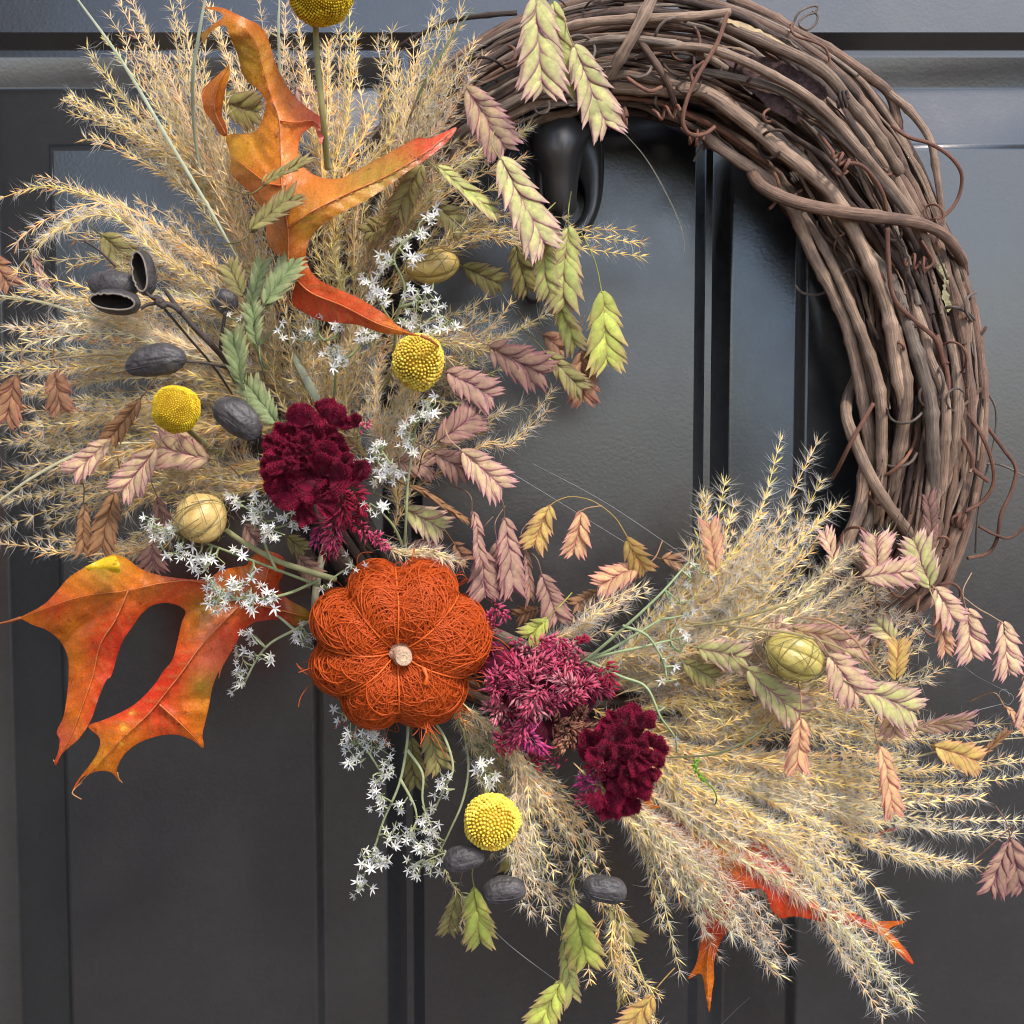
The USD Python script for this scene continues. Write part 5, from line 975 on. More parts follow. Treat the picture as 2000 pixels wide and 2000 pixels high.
# ================================================================ cockscomb flowers
cele_mat = plant('cockscomb_velvet', rough=.85, trans=.12, vary=.3, scale=300, spec=.08, sheen=.10)
def cockscomb(label, folds, d, col, col2, seed, fuzz=60, spikes=(), core=None):
    """folds: (x, y, radius px, squash, angle deg, extra height): each a ruffled velvet lobe; spikes: (x, y, n, spread, tone) chaffy bracts."""
    rng = np.random.default_rng(seed); x0, y0 = folds[0][:2]; t = thing('cockscomb', label, 'flower', loc=P(x0, y0, d)); col, col2 = np.array(col), np.array(col2)
    hb, he, hc = [], [], []
    cxy = np.array(core[:2])
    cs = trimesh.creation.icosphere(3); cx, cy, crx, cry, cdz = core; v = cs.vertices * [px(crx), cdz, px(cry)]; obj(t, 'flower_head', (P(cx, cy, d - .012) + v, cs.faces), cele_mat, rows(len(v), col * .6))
    ns, nt = 44, 9; ss, tt = np.meshgrid(np.linspace(-1, 1, ns), np.linspace(0, 1, nt), indexing='ij'); i_ = np.arange(ns - 1)[:, None] * nt; j_ = np.arange(nt - 1)[None]
    q_ = np.stack([i_ + j_, i_ + nt + j_, i_ + nt + j_ + 1, i_ + j_ + 1], -1).reshape(-1, 4); F2 = np.vstack([q_[:, [0, 1, 2]], q_[:, [0, 2, 3]]])
    for (x, y, r, sq, ang, ex) in folds:                # each fold: a ruffled velvet fan that opens outward and to the room
        o2 = np.array([x, -y]) - cxy * [1, -1]; far = min(1.0, np.hypot(*o2) / max(crx, cry)); base_a = math.atan2(o2[1], o2[0]) + rng.normal() * .5 if far > .25 else math.radians(ang)
        tilt = (1 - far) * .95 + .18 + rng.normal() * .1; R = px(r) * 1.25; wide = rng.uniform(.85, 1.35)
        a = base_a + ss * wide; k = rng.integers(2, 5); ph = rng.uniform(0, 6.28, 3)
        rr = R * tt * (1 + .08 * np.sin(k * 2 * ss + ph[0]) * tt + .03 * np.sin(11 * ss + ph[1]) * tt - .30 * np.abs(ss) ** 3)
        ruff = R * (.20 * np.sin(k * 2.4 * ss + ph[1]) * tt ** 1.3 + .04 * np.sin(13 * ss + ph[2]) * tt ** 2)
        curl = R * 1.15 * np.sin(tt * 2.35) * (.7 + .3 * tt); rr = rr * (1 - .10 * tt ** 4)
        ct_, st_ = math.cos(tilt), math.sin(tilt); out = np.stack([np.cos(a), 0 * a, np.sin(a)], -1); tow = np.array([0, -1.0, 0])
        o = P(x, y, d + ex + .004 * (1 - far)) - np.array([math.cos(base_a), 0, math.sin(base_a)]) * R * .55 * ct_
        v = o + out * (rr * ct_ - ruff * st_ * .5)[..., None] + tow * (rr * st_ + ruff * ct_ + curl * .3)[..., None]
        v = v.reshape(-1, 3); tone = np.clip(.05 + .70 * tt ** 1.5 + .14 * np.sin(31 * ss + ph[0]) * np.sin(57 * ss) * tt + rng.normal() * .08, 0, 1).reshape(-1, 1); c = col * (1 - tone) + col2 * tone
        obj(t, 'fold', (v, F2), cele_mat, c)
        rim = (tt.reshape(-1) > .40); idx = rng.choice(np.where(rim)[0], int(fuzz * r * .8)); idn = np.minimum(idx + nt, ns * nt - 1); w = rng.random((len(idx), 1)) * (np.abs(idn - idx) == nt)[:, None]
        pos = v[idx] * (1 - w) + v[idn] * w; dirr = unit(v[np.minimum((idx // nt) * nt + nt - 1, ns * nt - 1)] - v[(idx // nt) * nt])
        hb.append(pos); he.append(unit(dirr + np.array([0, -.5, 0]) + rng.normal(size=(len(idx), 3)) * .5)); hc.append(np.clip(c[idx] * rng.uniform(.7, 1.35, (len(idx), 1)), 0, 1))
    hb, he, hc = np.vstack(hb), np.vstack(he), np.vstack(hc)
    fv, ff = hairs(hb, he, px(rng.uniform(3, 7, len(hb))), px(rng.uniform(.8, 1.3, len(hb))), rng, .3); obj(t, 'velvet_fuzz', (fv, ff), cele_mat, np.repeat(hc, 5, 0), smooth=False, kind='stuff')
    for (x, y, n, sp, tone, ang, hd) in spikes:
        tuft(t, x, y, n, sp, tone, ang, d + hd, rng)
    return t
TT = {'pink': ((.42, .012, .07), (.66, .17, .24)), 'magenta': ((.36, .009, .065), (.64, .12, .22)), 'crimson': ((.24, .006, .025), (.42, .02, .07)), 'purple': ((.32, .012, .10), (.58, .08, .26)), 'chaff': ((.24, .06, .045), (.46, .26, .15)), 'pale': ((.40, .03, .085), (.70, .34, .36))}
def tuft(t, x, y, n, sp, tone, ang, d, rng, name='bract_tuft'):
    """A spike of many pointed bracts."""
    a = math.radians(ang); ax = unit(np.array([math.cos(a), -.55, math.sin(a)])); C = P(x, y, d); R = px(sp)
    k = np.arange(n) / n; th = k * n * 2.4; s = unit(np.cross(ax, [0, 1.0, .2])); w = np.cross(ax, s)
    rad = np.cos(th)[:, None] * s + np.sin(th)[:, None] * w
    o = C + ax * ((k - .5) * 1.5 * R)[:, None] + rad * R * .12; e = unit(rad * (1.05 - .8 * k ** 2)[:, None] + ax * (.55 + .7 * k)[:, None] + rng.normal(size=(n, 3)) * .32)
    v, f = spindles(o, e, R * rng.uniform(.5, 1.05, n) * (1 - .3 * k), px(rng.uniform(3.6, 6.6, n)))
    c1, c2 = (np.array(c) for c in TT[tone]); m = rng.random((n, 1)) ** 1.6 * .9
    c = np.stack([c1 * .55 + 0 * m] + [c1 * (1 - m) + c2 * m] * 4 + [c2 * (1 - m * .4) + c1 * m * .4], 1)
    obj(t, name, (v, f), cele_mat, c.reshape(-1, 3), smooth=True)
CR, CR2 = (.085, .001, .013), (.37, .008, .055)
fo = [(600, 890, 70, .9, 10, -.012)]
rng_ = np.random.default_rng(77)
for x, y, r in ((560, 850, 42), (610, 820, 44), (660, 810, 36), (690, 822, 22), (545, 900, 40), (590, 930, 42), (550, 950, 38), (580, 985, 34), (625, 860, 36), (640, 905, 42), (590, 790 + 20, 34), (640, 795, 30), (525, 915, 26), (530, 870, 26), (650, 850, 30), (680, 905, 34), (712, 915, 24), (670, 935, 38), (665, 870, 34), (645, 880, 34), (690, 930, 30), (610, 960, 36), (640, 985, 34), (595, 880, 34), (580, 905, 32), (615, 925, 34), (600, 860, 32), (570, 870, 30), (600, 1010, 28), (560, 1000 - 20, 28), (535, 955, 24), (575, 880, 30), (615, 900, 28), (570, 915, 28), (600, 850, 26)):
    fo.append((x, y, r, rng_.uniform(.6, 1), rng_.uniform(0, 180), rng_.uniform(.0, .022)))
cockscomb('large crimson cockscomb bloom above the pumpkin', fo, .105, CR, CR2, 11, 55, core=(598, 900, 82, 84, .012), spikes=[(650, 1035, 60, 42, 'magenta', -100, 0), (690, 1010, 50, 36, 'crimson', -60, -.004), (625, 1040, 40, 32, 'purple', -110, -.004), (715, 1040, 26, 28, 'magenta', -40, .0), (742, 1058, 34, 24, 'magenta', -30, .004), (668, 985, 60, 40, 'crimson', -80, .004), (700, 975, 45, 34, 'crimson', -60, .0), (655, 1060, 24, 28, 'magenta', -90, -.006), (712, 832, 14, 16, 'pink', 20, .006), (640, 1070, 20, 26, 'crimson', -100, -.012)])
fo = [(1215, 1480, 66, .9, 20, -.012)]
for x, y, r in ((1225, 1392, 38), (1255, 1400, 34), (1180, 1420, 38), (1150, 1440, 36), (1195, 1400, 30), (1270, 1440, 30), (1282, 1480, 24), (1165, 1465, 32), (1240, 1480, 40), (1268, 1510, 28), (1225, 1520, 38), (1195, 1555, 36), (1225, 1570, 32), (1250, 1540, 30), (1165, 1560, 26), (1205, 1580, 26), (1180, 1585, 20), (1215, 1470, 28), (1140, 1420 + 45, 20), (1250, 1450, 26), (1222, 1500, 34), (1195, 1490, 34), (1215, 1455, 36), (1240, 1525, 32), (1205, 1530, 34), (1185, 1455, 32), (1232, 1430, 32), (1200, 1425, 34), (1262, 1470, 30), (1290, 1455, 24)):
    fo.append((x, y, r, rng_.uniform(.6, 1), rng_.uniform(0, 180), rng_.uniform(.0, .024)))
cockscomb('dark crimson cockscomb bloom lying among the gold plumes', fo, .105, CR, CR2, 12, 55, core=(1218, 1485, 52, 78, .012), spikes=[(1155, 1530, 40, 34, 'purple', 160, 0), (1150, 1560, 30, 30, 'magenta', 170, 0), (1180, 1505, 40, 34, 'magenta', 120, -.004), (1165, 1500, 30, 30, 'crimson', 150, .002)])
pinkc = thing('cockscomb', 'pink and magenta feathery cockscomb beside the pumpkin', 'flower')
rk = np.random.default_rng(8)
for x, y, n, sp, tone, ang, d in ((985, 1200, 40, 28, 'magenta', 60, .09), (965, 1220, 46, 34, 'magenta', 80, .085), (950, 1250, 40, 32, 'purple', 90, .08), (945, 1285, 30, 30, 'crimson', 200, .075), (1085, 1262, 60, 40, 'magenta', 10, .105), (1062, 1255, 40, 34, 'pink', 60, .1), (1130, 1250, 40, 20, 'crimson', 20, .1), (1040, 1275, 50, 36, 'pale', 80, .1), (1000, 1290, 54, 38, 'crimson', 100, .1), (1050, 1300, 60, 42, 'pink', 60, .112), (975, 1320, 64, 42, 'magenta', 140, .105), (970, 1345, 54, 38, 'pink', 200, .105), (1030, 1330, 66, 44, 'pink', 60, .118), (1095, 1330, 60, 44, 'pale', 80, .112), (1130, 1335, 56, 40, 'pink', 20, .112), (1165, 1330, 46, 36, 'magenta', 0, .105), (1185, 1315, 40, 32, 'crimson', 40, .10), (1180, 1345, 36, 32, 'crimson', -20, .1), (1050, 1365, 64, 42, 'pink', -60, .118), (1025, 1375, 60, 40, 'pale', -100, .115), (1080, 1370, 46, 36, 'magenta', -40, .112), (1120, 1365, 46, 34, 'pink', -40, .11), (985, 1395, 46, 36, 'pale', -140, .1), (1015, 1415, 60, 40, 'magenta', -90, .108), (1000, 1440, 50, 36, 'pink', -110, .104), (1035, 1455, 64, 44, 'purple', -60, .108), (1050, 1475, 60, 40, 'crimson', -60, .1), (990, 1450, 40, 32, 'magenta', -150, .098), (1085, 1485, 20, 28, 'magenta', -50, .095), (975, 1475, 20, 20, 'crimson', -100, .095),
    (1095, 1405, 70, 40, 'chaff', 20, .1), (1115, 1425, 70, 40, 'chaff', -20, .1), (1085, 1430, 60, 36, 'chaff', 200, .096), (1110, 1455, 60, 36, 'chaff', -60, .096), (1130, 1400, 50, 34, 'chaff', 30, .096), (1000, 1345, 50, 36, 'magenta', 90, .11), (1010, 1310, 40, 34, 'magenta', 90, .11)):
    tuft(pinkc, x + rk.normal() * 6, y + rk.normal() * 6, int(n * .8), sp * .86, tone, ang + rk.normal() * 70, d + rk.normal() * .004, rk)
for k in range(34):
    a = rk.uniform(0, 6.28); q = math.sqrt(rk.random()); tuft(pinkc, 1055 + 115 * q * math.cos(a), 1350 + 95 * q * math.sin(a), 30, rk.uniform(20, 30), ['crimson', 'magenta', 'magenta', 'pink', 'pale'][k % 5], rk.uniform(0, 360), .112 - .02 * q, rk)
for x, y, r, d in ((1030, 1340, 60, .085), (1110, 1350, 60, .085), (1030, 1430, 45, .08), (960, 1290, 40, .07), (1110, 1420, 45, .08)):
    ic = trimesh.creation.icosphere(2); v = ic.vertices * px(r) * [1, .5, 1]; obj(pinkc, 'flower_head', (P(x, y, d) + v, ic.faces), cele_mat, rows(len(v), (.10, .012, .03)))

# ================================================================ seed pods
pod_mat = plain('dark_pod', (.055, .050, .052), rough=.5, scale=130, vary=.8, bump=.9, dist=.0009, bscale=450, spec=.45)
pod_in = plain('pod_inside', (.022, .017, .013), rough=.9, scale=150, vary=.6)
twig_mat = plain('dark_twig', (.05, .036, .03), rough=.7, scale=200, vary=.5, bump=.6)
def pod(label, c, rx, ry, ang, d, bend=.16, stalk=None, seed=0):
    rng = np.random.default_rng(seed); t = thing('seed_pod', label, 'seed pod', loc=P(*c, d)); ic = trimesh.creation.icosphere(4); n = ic.vertices
    sx = np.sign(n[:, 0]) * np.abs(n[:, 0]) ** .74; w = 1 + .06 * np.sin(n[:, 0] * 3.2 + seed)
    X = sx * rx; Zv = n[:, 2] * ry * w - bend * rx * n[:, 0] ** 2; Y = n[:, 1] * ry * .88 * w
    nz = meshkit.fbm(n * 2.4 + seed, 4, 2) - .5; wr = meshkit.fbm(n * [3, 9, 9] + seed, 3, 5) - .5; Zv, Y = Zv * (1 + .26 * nz + .05 * wr), Y * (1 + .26 * nz + .05 * wr)
    sm = np.exp(-((n[:, 2] + .1) / .06) ** 2) * (n[:, 1] < .2); Y = Y * (1 - .05 * sm)
    a = math.radians(ang); v = np.stack([X * math.cos(a) - Zv * math.sin(a), Y, X * math.sin(a) + Zv * math.cos(a)], 1) * S * (DIST - d) / DIST
    obj(t, 'shell', (P(*c, d) + v, ic.faces), pod_mat)
    # the seam ridge
    tt = np.linspace(-.95, .95, 40); sr = np.sqrt(1 - tt ** 2); X = np.sign(tt) * np.abs(tt) ** .86 * rx; Y = -.88 * ry * sr * .9; Zv = -.42 * ry * sr - bend * rx * tt ** 2
    o = P(*c, d); obj(t, 'seam', tube(o + np.stack([X * math.cos(a) - Zv * math.sin(a), Y * 1.0, X * math.sin(a) + Zv * math.cos(a)], 1) * S * (DIST - d) / DIST, px(1.0), 5), pod_mat)
    if stalk: obj(t, 'stalk', tube(PP(spline(np.array(stalk, float), 6)), px(2.6), 6), twig_mat)
def open_pod(t, c, rx, ry, ang, d, mrx, mry, off, seed, tilt=0.0):
    """A split shell: bowl with a rim and a hollow that faces the room."""
    rng = np.random.default_rng(seed); a = math.radians(ang); n = 40; th = np.arange(n) * 2 * np.pi / n
    def rg_(rx_, ry_, ox, oz, y): 
        X = np.sign(np.cos(th)) * np.abs(np.cos(th)) ** .8 * rx_ + ox; Zv = np.sin(th) * ry_ + oz
        return P(*c, d) + np.stack([X * math.cos(a) - Zv * math.sin(a), np.full(n, -y), X * math.sin(a) + Zv * math.cos(a)], 1) * S * .86
    teeth = 1 - .30 * rng.random(n) * (np.sin(th) > .1) * (np.arange(n) % 2)
    L = [rg_(rx * .2, ry * .2, 0, 0, -ry * .9), rg_(rx * .75, ry * .75, 0, 0, -ry * .65), rg_(rx, ry, 0, 0, 0), rg_((rx + mrx) / 2, (ry + mry) / 2, 0, off * .6, ry * .55), rg_(mrx * 1.05, mry * 1.08 * teeth, 0, off, ry * .86), rg_(mrx * .98, mry * .96 * teeth, 0, off, ry * .88)]
    I = [L[-1], rg_(mrx * 1.02, mry * 1.05, 0, off * .9, ry * .5), rg_(rx * .8, ry * .75, 0, 0, 0), rg_(rx * .5, ry * .5, 0, 0, -ry * .45), rg_(.01, .01, 0, 0, -ry * .55)]
    for nm, Ls, mt in (('shell', L, pod_mat), ('hollow', I, pod_in)):
        v = np.vstack(Ls); m = len(Ls); i = np.arange(m - 1)[:, None] * n; j = np.arange(n)[None]; j2 = (j + 1) % n; q = np.stack([i + j, i + j2, i + n + j2, i + n + j], -1).reshape(-1, 4)
        obj(t, nm, (v, np.vstack([q[:, [0, 1, 2]], q[:, [0, 2, 3]]])), mt)
    obj(t, 'rim', tube(np.vstack([L[-1], L[-1][:1]]), px(1.9), 6, cap=False), pod_rim)
pod_rim = plain('pod_rim', (.20, .165, .135), rough=.7, scale=300, vary=.4)
op1 = thing('seed_pod', 'split open black seed pod showing its hollow, lying flat', 'seed pod', loc=P(220, 568, .115))
open_pod(op1, (228, 590), 45, 24, -6, .112, 42, 15, -2, 1)
ic = trimesh.creation.icosphere(4); a_ = math.radians(-3); n_ = ic.vertices; X, Zv = np.sign(n_[:, 0]) * np.abs(n_[:, 0]) ** .85 * 48, n_[:, 2] * 26
obj(op1, 'upper_shell', (P(222, 556, .104) + np.stack([X * math.cos(a_) - Zv * math.sin(a_), n_[:, 1] * 26, X * math.sin(a_) + Zv * math.cos(a_)], 1) * S * .86, ic.faces), pod_mat)
op2 = thing('seed_pod', 'split open black seed pod standing upright beside the flat one', 'seed pod', loc=P(282, 533, .11))
open_pod(op2, (282, 534), 42, 22, 98, .108, 37, 14, 3, 2)
twig = thing('dark_twig', 'dark forked twig carrying the open black pods', 'twig')
def tw(pts, r): obj(twig, 'branch', tube(PP(spline(np.array(pts, float), 6)), px(np.array(r)[0]) if len(r) == 1 else px(np.interp(np.linspace(0, 1, len(spline(np.array(pts, float), 6))), [0, 1], r)), 7), twig_mat)
tw([(308, 588, .112), (345, 602, .11), (385, 645, .106), (415, 675, .1), (440, 705, .08), (470, 760, .055)], [5, 6]); tw([(322, 566, .112), (340, 592, .11), (352, 608, .11)], [3.5, 5]); tw([(275, 603, .115), (290, 594, .114), (312, 592, .112)], [3, 4]); tw([(284, 570, .112), (298, 582, .112), (312, 590, .112)], [2.5, 4])
tw([(165, 470, .10), (195, 490, .102), (225, 520, .1)], [2.6, 2.2]); tw([(322, 604, .11), (365, 655, .1), (420, 720, .08), (460, 780, .06)], [2.6, 2.2]); tw([(440, 610, .1), (434, 650, .095), (430, 690, .085)], [3.5, 4])
for x, y, r in ((312, 590, 9), (318, 596, 7), (350, 606, 6), (305, 582, 6)):
    ic = trimesh.creation.icosphere(2); obj(twig, 'bud', (P(x, y, .114) + ic.vertices * px(r) * (1 + .2 * rp.normal(size=(len(ic.vertices), 1)) * .4), ic.faces), twig_mat)
pod('long plump black seed pod above the left yellow ball flower', (304, 703), 60, 29, 10, .118, .10, [(362, 706, .116), (395, 708, .112), (430, 715, .105), (470, 730, .08)], 1)
pod('grey black seed pod beside the crimson cockscomb', (466, 817), 55, 31, -38, .112, .10, [(505, 852, .11), (520, 858, .105), (535, 862, .09)], 2)
pod('pointed black seed pod under the lower yellow ball flower', (905, 1676), 42, 26, 14, .122, .1, [(945, 1668, .095), (968, 1660, .092), (995, 1665, .08)], 3)
pod('black seed pod hanging lowest between the pale plumes', (984, 1738), 44, 28, 6, .115, .08, [(1025, 1735, .085), (1060, 1725, .08), (1100, 1700, .07)], 4)
pod('round ended black seed pod at the end of a green stalk', (1181, 1736), 45, 28, -10, .125, .05, None, 5)
pod('dark seed pod hidden behind the lowest one', (1000, 1722), 46, 22, 4, .06, .08, None, 6)
pod('dark shaded seed pod end behind the sage oat heads', (438, 588), 28, 22, -20, .075, .08, None, 7)

# golden papery pods
gold_mat = plant('papery_pod', rough=.38, trans=.12, vary=.2, scale=140, spec=.5, bump=.4, bscale=500)
def gold_pod(label, c, rx, ry, ang, d, col, seed, stem=None, threads=16, ribs=5, axis_out=.5):
    rng = np.random.default_rng(seed); t = thing('papery_pod', label, 'seed pod', loc=P(*c, d)); ic = trimesh.creation.icosphere(5); n = ic.vertices; a = math.radians(ang); sc = S * (DIST - d) / DIST
    ro = rng.uniform(0, 6.28); th = np.arctan2(n[:, 2], n[:, 1]) + ro; rr = np.hypot(n[:, 1], n[:, 2])
    k = 1 + .16 * np.abs(np.cos(th * ribs / 2)) ** .6 * rr - .13 + .05 * (meshkit.fbm(n * 4 + seed, 3) - .5)
    def place(X, Y, Zv): return P(*c, d) + np.stack([X * math.cos(a) - Zv * math.sin(a), Y, X * math.sin(a) + Zv * math.cos(a)], -1) * sc
    v = place(n[:, 0] * rx, n[:, 1] * ry * .95 * k, n[:, 2] * ry * k)
    tone = np.clip(.5 + 1.3 * (meshkit.fbm(n * 3 + seed * 2, 4, 5) - .5), 0, 1)[:, None]; groove = np.exp(-(np.cos(th * ribs / 2) / .12) ** 2)[:, None] * rr[:, None]
    cc = (np.array(col) * (1 - tone) + np.array(col) * [.72, .60, .42] * tone); cc = cc * (1 - .62 * groove)
    obj(t, 'shell', (v, ic.faces), gold_mat, np.clip(cc, 0, .95))
    for i in range(ribs):
        p0 = (2 * i + 1) * np.pi / ribs - ro; x = np.linspace(-.97, .97, 24); r_ = np.sqrt(1 - x * x) * .985
        obj(t, 'rib', tube(place(x * rx, np.cos(p0) * r_ * ry * .95 * .88, np.sin(p0) * r_ * ry * .88), px(1.2), 5), gold_mat, rows(24 * 5 + 2, np.array(col) * .5))
    for i in range(threads):
        q = unit(rng.normal(size=3) + [0, -.8, 0]); u = unit(np.cross(q, rng.normal(size=3))); s = np.linspace(-1.1, 1.1, 16) * rng.uniform(.6, 1.1); L = q[None] * np.cos(s)[:, None] + u[None] * np.sin(s)[:, None]; lift = 1.04 + .10 * rng.random() + .12 * (s / 1.1) ** 2
        obj(t, 'thread', tube(place(L[:, 0] * rx * lift, L[:, 1] * ry * lift, L[:, 2] * ry * lift), px(.7), 4), blade_mat, rows(16 * 4 + 2, (.24, .20, .09)))
    if stem is not None:
        w = PP(spline(np.array(stem, float), 7)); tb = tube(w, px(np.linspace(5, 6.5, len(w))), 7); obj(t, 'stem', tb, blade_mat, rows(len(tb[0]), (.38, .38, .20)))
gold_pod('round golden papery pod among white flowers at the left', (394, 1012), 50, 49, 40, .115, (.72, .54, .22), 3, [(442, 1036, .105), (480, 1062, .095), (540, 1095, .085), (600, 1115, .075), (655, 1132, .065)], 22)
gold_pod('golden papery pod half hidden under the upper white flowers', (845, 519), 52, 34, 8, .075, (.66, .50, .17), 4, None, 14, 6)
gold_pod('veined golden green papery pod among the pink oat heads', (1552, 1282), 60, 46, -22, .105, (.64, .55, .17), 5, None, 20, 6)

# ================================================================ white star flowers on branching green stems
star_mat = plant('white_petal', rough=.6, trans=.3, vary=.06, scale=200, spec=.3)
stem_mat = plant('green_stem', rough=.55, trans=.1, vary=.2, scale=150)
def star_mesh(c, n, r, rng, sp):
    """One flower: six or seven narrow petals, a little funnel and a green calyx."""
    n = unit(n); u = unit(np.cross(n, rng.normal(size=3))); w = np.cross(n, u); vs, fs, cs = [], [], []; k = rng.integers(5, 8); m = 0
    for i in range(k):
        a = i * 2 * np.pi / k + rng.normal() * .16; d = np.cos(a) * u + np.sin(a) * w; s = np.cross(n, d); L = r * rng.uniform(.8, 1.15); cup = rng.uniform(.15, .6)
        row = []
        for t, wd in ((.08, .09), (.4, .135), (.75, .085), (1.0, .012)):
            mid = c + d * L * t + n * L * (cup * t * t * .9 + .08); row += [mid - s * L * wd, mid + n * L * .03, mid + s * L * wd]
        vs += row
        for b in range(3):
            for j in range(2): o = m + b * 3 + j; fs += [(o, o + 1, o + 4), (o, o + 4, o + 3)]
        cs += [(.88, .88, .89) if q > 2 else (.74, .74, .66) for q in range(12)]; m += 12
    tv, tf = tube(np.array([c - n * r * .75, c - n * r * .3, c + n * r * .08]), np.array([r * .07, r * .13, r * .17]), 6); fs += [tuple(q) for q in np.asarray(tf) + m]; vs += list(tv); cs += [(.42, .46, .30)] * len(tv)
    return np.array(vs), np.array(fs), np.array(cs)
def sprig(label, stems, stars, d, seed, size=17, green=(.30, .35, .17), per=(4, 7), dull=1.0, face=1.0):
    """stems: lines of (x, y, height); stars: (x, y) of flower clusters."""
    rng = np.random.default_rng(900 + seed); t = thing('white_flower_sprig', label, 'flower sprig', 'sprigs of tiny white star flowers'); nodes = []
    for l in stems:
        q = spline(np.array(l, float), 7); nodes.append(q); tb = tube(PP(q), px(np.linspace(3.3, 1.9, len(q))), 6); obj(t, 'stem', tb, stem_mat, rows(len(tb[0]), green))
    nodes = np.vstack(nodes)
    for x, y in stars:
        k = np.argmin(np.hypot(nodes[:, 0] - x, nodes[:, 1] - y)); b = nodes[k]; k2 = max(0, k - 3); dd = d + rng.normal() * .004
        mid = ((b[0] + x) / 2 + rng.normal() * 5, (b[1] + y) / 2 + rng.normal() * 5, (b[2] + dd) / 2)
        q = spline(np.array([b, mid, (x, y, dd - .004)]), 8); tb = tube(PP(q), px(np.linspace(2.2, 1.4, len(q))), 5); obj(t, 'twig', tb, stem_mat, rows(len(tb[0]), green))
        out = unit(np.array([x - b[0], 0, -(y - b[1])]) + 1e-6)
        for i in range(rng.integers(per[0], per[1] + 1)):
            c = P(x + rng.normal() * 10, y + rng.normal() * 10, dd + rng.uniform(-.003, .005)); nn = np.array([0, -face, 0]) + out * .55 + rng.normal(size=3) * .5
            v, f, c_ = star_mesh(c, nn, px(size * .66 * rng.uniform(.6, 1.25)), rng, None); obj(t, 'star_flower', (v, f), star_mat, c_ * dull * (np.array([.97, .95, .86]) if rng.random() < .3 else 1) * rng.uniform(.86, 1.02), smooth=False)
            v2, f2 = tube(np.array([PP(np.array([(x, y, dd - .004)]))[0], c - unit(nn) * px(size) * .7]), px(1.2), 4); obj(t, 'flower_stalk', (v2, f2), stem_mat, rows(len(v2), green))
sprig('white flower sprig spreading below the orange leaf arm and knocker', [[(770, 700, .07), (775, 620, .085), (790, 560, .09), (770, 500, .095), (815, 450, .095)], [(772, 640, .085), (740, 590, .09), (720, 550, .09)], [(780, 600, .09), (830, 590, .092), (860, 620, .09)]],
    [(833, 424), (779, 471), (829, 464), (752, 507), (745, 522), (806, 505), (719, 551), (722, 576), (751, 580), (799, 565), (835, 569), (815, 603), (850, 612), (791, 627), (876, 627), (838, 649), (820, 640)], .102, 1, 18)
sprig('white flower sprig tucked under the red tip of the tall leaf', [[(650, 800, .07), (655, 740, .09), (650, 690, .095), (620, 650, .095)], [(654, 720, .09), (690, 690, .09), (720, 655, .09)]],
    [(620, 612), (663, 641), (594, 663), (605, 655), (649, 699), (670, 702), (660, 696), (668, 632), (700, 655), (722, 650), (712, 655)], .10, 2, 17)
sprig('single white flowers beside the sage oat heads', [[(520, 720, .07), (490, 660, .09), (466, 628, .095)], [(500, 680, .08), (540, 640, .085)]], [(462, 624), (545, 640)], .10, 3, 16, per=(2, 3))
sprig('white flower spray climbing right of the crimson cockscomb', [[(790, 1080, .07), (793, 1010, .088), (797, 940, .092), (806, 880, .095), (815, 820, .1), (835, 785, .1)], [(796, 940, .092), (770, 915, .1), (745, 880, .105)], [(790, 1075, .07), (770, 1030, .09), (745, 1000, .1)]],
    [(835, 788), (840, 800), (817, 809), (825, 822), (795, 831), (785, 850), (790, 872), (803, 888), (737, 864), (730, 885), (755, 895), (765, 912), (737, 925), (762, 936), (745, 938), (722, 990), (752, 985), (775, 930), (720, 905)], .108, 4, 18, per=(3, 4))
sprig('white flower sprig around the round golden pod and over the big leaf', [[(640, 1150, .075), (560, 1120, .095), (480, 1090, .108), (400, 1060, .112), (340, 1040, .112)], [(620, 1135, .08), (560, 1160, .1), (500, 1170, .112), (430, 1165, .118)], [(540, 1115, .1), (520, 1070, .1), (500, 1010, .1), (470, 985, .1)]],
    [(290, 1023), (308, 1045), (330, 1034), (312, 1060), (344, 1081), (352, 1070), (377, 1096), (402, 1096), (424, 1088), (395, 1108), (464, 1077), (406, 1132), (485, 1125), (449, 1146), (460, 1140), (427, 1161), (413, 1179), (425, 1180), (464, 1172), (493, 1178), (480, 1175), (525, 1161), (515, 1170), (456, 980), (504, 976), (489, 1009), (500, 1005), (514, 1000), (525, 1034), (558, 1005), (583, 1015), (518, 1050)], .118, 5, 17)
sprig('white flower sprig hanging over the bare door left of the pumpkin', [[(640, 1190, .06), (585, 1225, .075), (530, 1255, .08), (500, 1290, .08), (472, 1345, .078)], [(575, 1230, .076), (545, 1205, .078), (525, 1190, .075)]],
    [(489, 1235), (498, 1240), (467, 1280), (496, 1275), (475, 1290), (529, 1295), (467, 1320), (470, 1340), (594, 1241), (594, 1262), (600, 1250), (585, 1230)], .085, 6, 17, green=(.36, .40, .24), per=(3, 5))
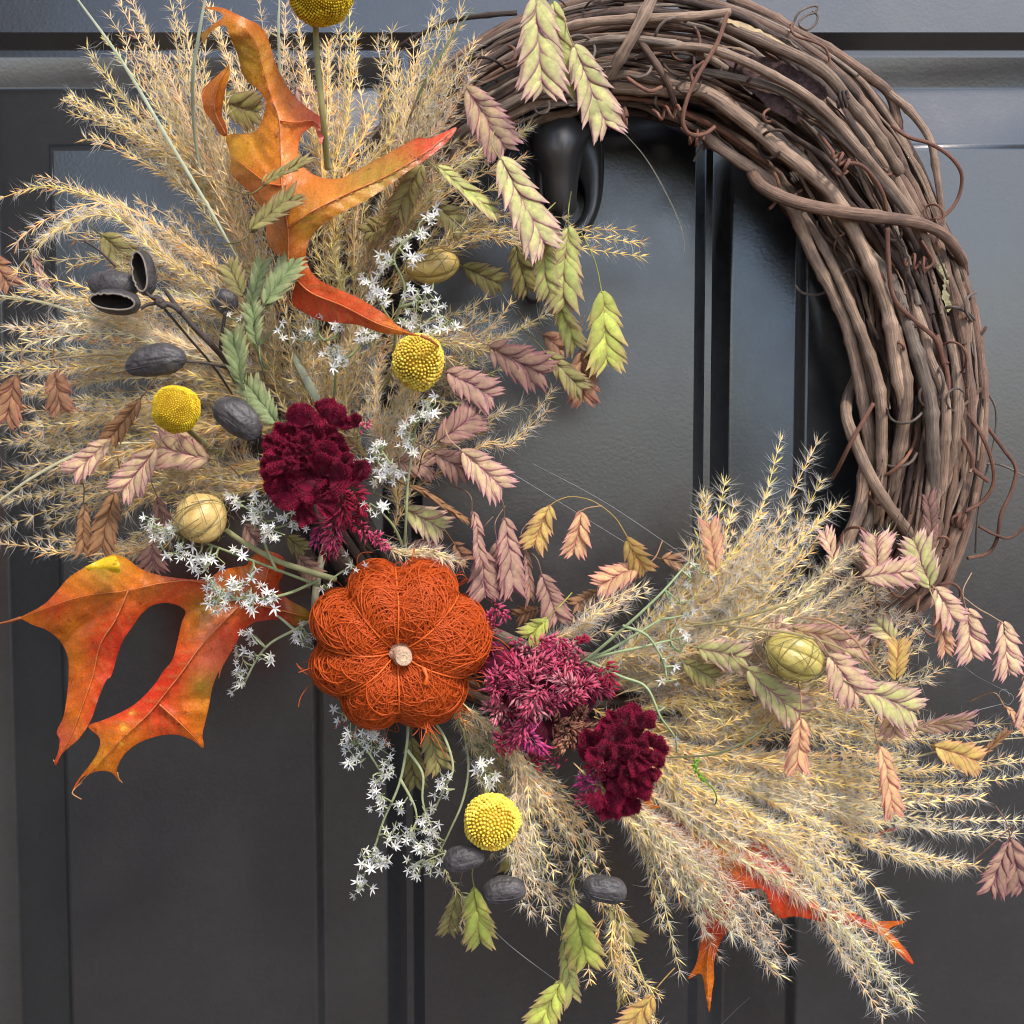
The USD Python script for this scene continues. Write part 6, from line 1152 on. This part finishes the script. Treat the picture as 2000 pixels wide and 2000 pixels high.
sprig('large white flower spray hanging below the pumpkin', [[(798, 1380, .085), (795, 1450, .09), (780, 1530, .09), (750, 1600, .088), (730, 1660, .085), (705, 1725, .08)], [(796, 1465, .09), (825, 1510, .09), (825, 1560, .088), (835, 1600, .085)], [(830, 1385, .08), (868, 1440, .085), (885, 1500, .088), (868, 1540, .088), (845, 1590, .086)], [(781, 1520, .09), (808, 1570, .09), (815, 1600, .088)], [(745, 1360, .08), (705, 1400, .085), (695, 1440, .088), (720, 1470, .088), (745, 1510, .086)], [(900, 1400, .06), (915, 1490, .075), (905, 1560, .08), (880, 1620, .08), (850, 1680, .078)]],
    [(668, 1394), (684, 1440), (690, 1455), (693, 1481), (686, 1490), (726, 1445), (715, 1440), (744, 1463), (762, 1485), (748, 1517), (730, 1532), (744, 1554), (745, 1570), (780, 1580), (867, 1528), (860, 1540), (835, 1593), (840, 1605), (770, 1620), (765, 1640), (795, 1633), (810, 1640), (825, 1620), (831, 1648), (846, 1630), (820, 1660), (846, 1690), (820, 1695), (805, 1690), (867, 1666), (726, 1673), (748, 1690), (720, 1690), (711, 1724), (697, 1738)], .095, 7, 17, green=(.40, .44, .24), per=(4, 7), dull=.95)
sprig('white flower bunch beside the coarse ball flower below the cockscomb', [[(960, 1420, .06), (952, 1470, .085), (948, 1510, .1)]], [(951, 1500), (940, 1512), (965, 1515), (955, 1525)], .108, 8, 18, per=(3, 4))
sprig('white flower tufts peeping around the pumpkin top left edge', [[(720, 1160, .06), (690, 1115, .08), (670, 1115, .09)]], [(682, 1108), (696, 1115), (640, 1150)], .10, 9, 16, per=(2, 3))
sprig('green forked flower sprig with few white flowers over the pale plumes', [[(1100, 1310, .07), (1145, 1288, .1), (1220, 1225, .115), (1290, 1160, .118), (1345, 1098, .112)], [(1145, 1288, .1), (1210, 1320, .115), (1262, 1342, .12), (1290, 1400, .12), (1318, 1440, .112), (1322, 1470, .105)], [(1150, 1290, .1), (1200, 1275, .112), (1260, 1262, .112), (1310, 1250, .108)], [(1216, 1222, .115), (1262, 1240, .116), (1290, 1280, .116), (1300, 1310, .112)], [(1145, 1290, .1), (1190, 1270, .108), (1240, 1240, .11), (1290, 1210, .108)]],
    [(1365, 1103), (1372, 1120), (1350, 1130), (1311, 1160), (1330, 1180), (1347, 1200), (1322, 1222), (1340, 1240), (1311, 1262), (1330, 1275), (1318, 1300), (1305, 1330), (1300, 1380), (1320, 1450), (1290, 1290)], .112, 10, 14, green=(.30, .38, .20), per=(1, 3), dull=.92)
sprig('small greyish flower sprig hanging between cockscomb and ball flower', [[(1060, 1480, .07), (1080, 1530, .085), (1105, 1545, .09)], [(1040, 1560, .075), (1025, 1620, .09)]], [(1050, 1540), (1080, 1550), (1098, 1540), (1030, 1620), (1015, 1630)], .092, 11, 15, green=(.26, .32, .18), per=(1, 3), dull=.85)
# thick pale stem under the big leaf and cobweb threads
ps_ = thing('cut_stalk', 'thick pale plant stalk behind the big oak leaf', 'stalk'); _t = tube(PP(spline(np.array([(617, 1230, .055), (615, 1180, .055), (622, 1120, .05), (640, 1050, .04)], float), 8)), px(8), 8); obj(ps_, 'stem', _t, blade_mat, rows(len(_t[0]), (.40, .36, .24)))
web_mat = plain('cobweb', (.40, .41, .43), rough=.4, scale=50, vary=.1, bump=0)
def web(label, lines):
    t = thing('cobweb_thread', label, 'cobweb', 'cobweb threads on the wreath')
    for l in lines: wires(t, 'thread', [PP(spline(np.array(l, float), 8))], px(.55), web_mat)
web('cobweb threads stretched across the bare door in the wreath middle', [[(985, 915, .08), (1100, 985, .07), (1225, 1062, .07)], [(1040, 905, .05), (1180, 980, .05), (1330, 1080, .06)]])
web('cobweb thread running down to the lowest lime oat heads', [[(925, 1780, .085), (1000, 1850, .08), (1090, 1918, .085)]])
web('tangled cobweb knot beyond the outermost pink oat heads', [[(1850, 1272, .09), (1900, 1315, .08), (1945, 1340, .075), (1968, 1352, .07), (1980, 1362, .07), (1970, 1376, .07), (1955, 1366, .07), (1952, 1352, .07), (1964, 1346, .07), (1972, 1360, .07)], [(1905, 1388, .09), (1945, 1378, .08), (1962, 1374, .07)], [(1895, 1440, .09), (1940, 1418, .08), (1978, 1398, .07)]])
web('cobweb thread hanging under the drooping pale plume', [[(1465, 1948, .07), (1440, 1970, .05), (1405, 2005, .03)]])
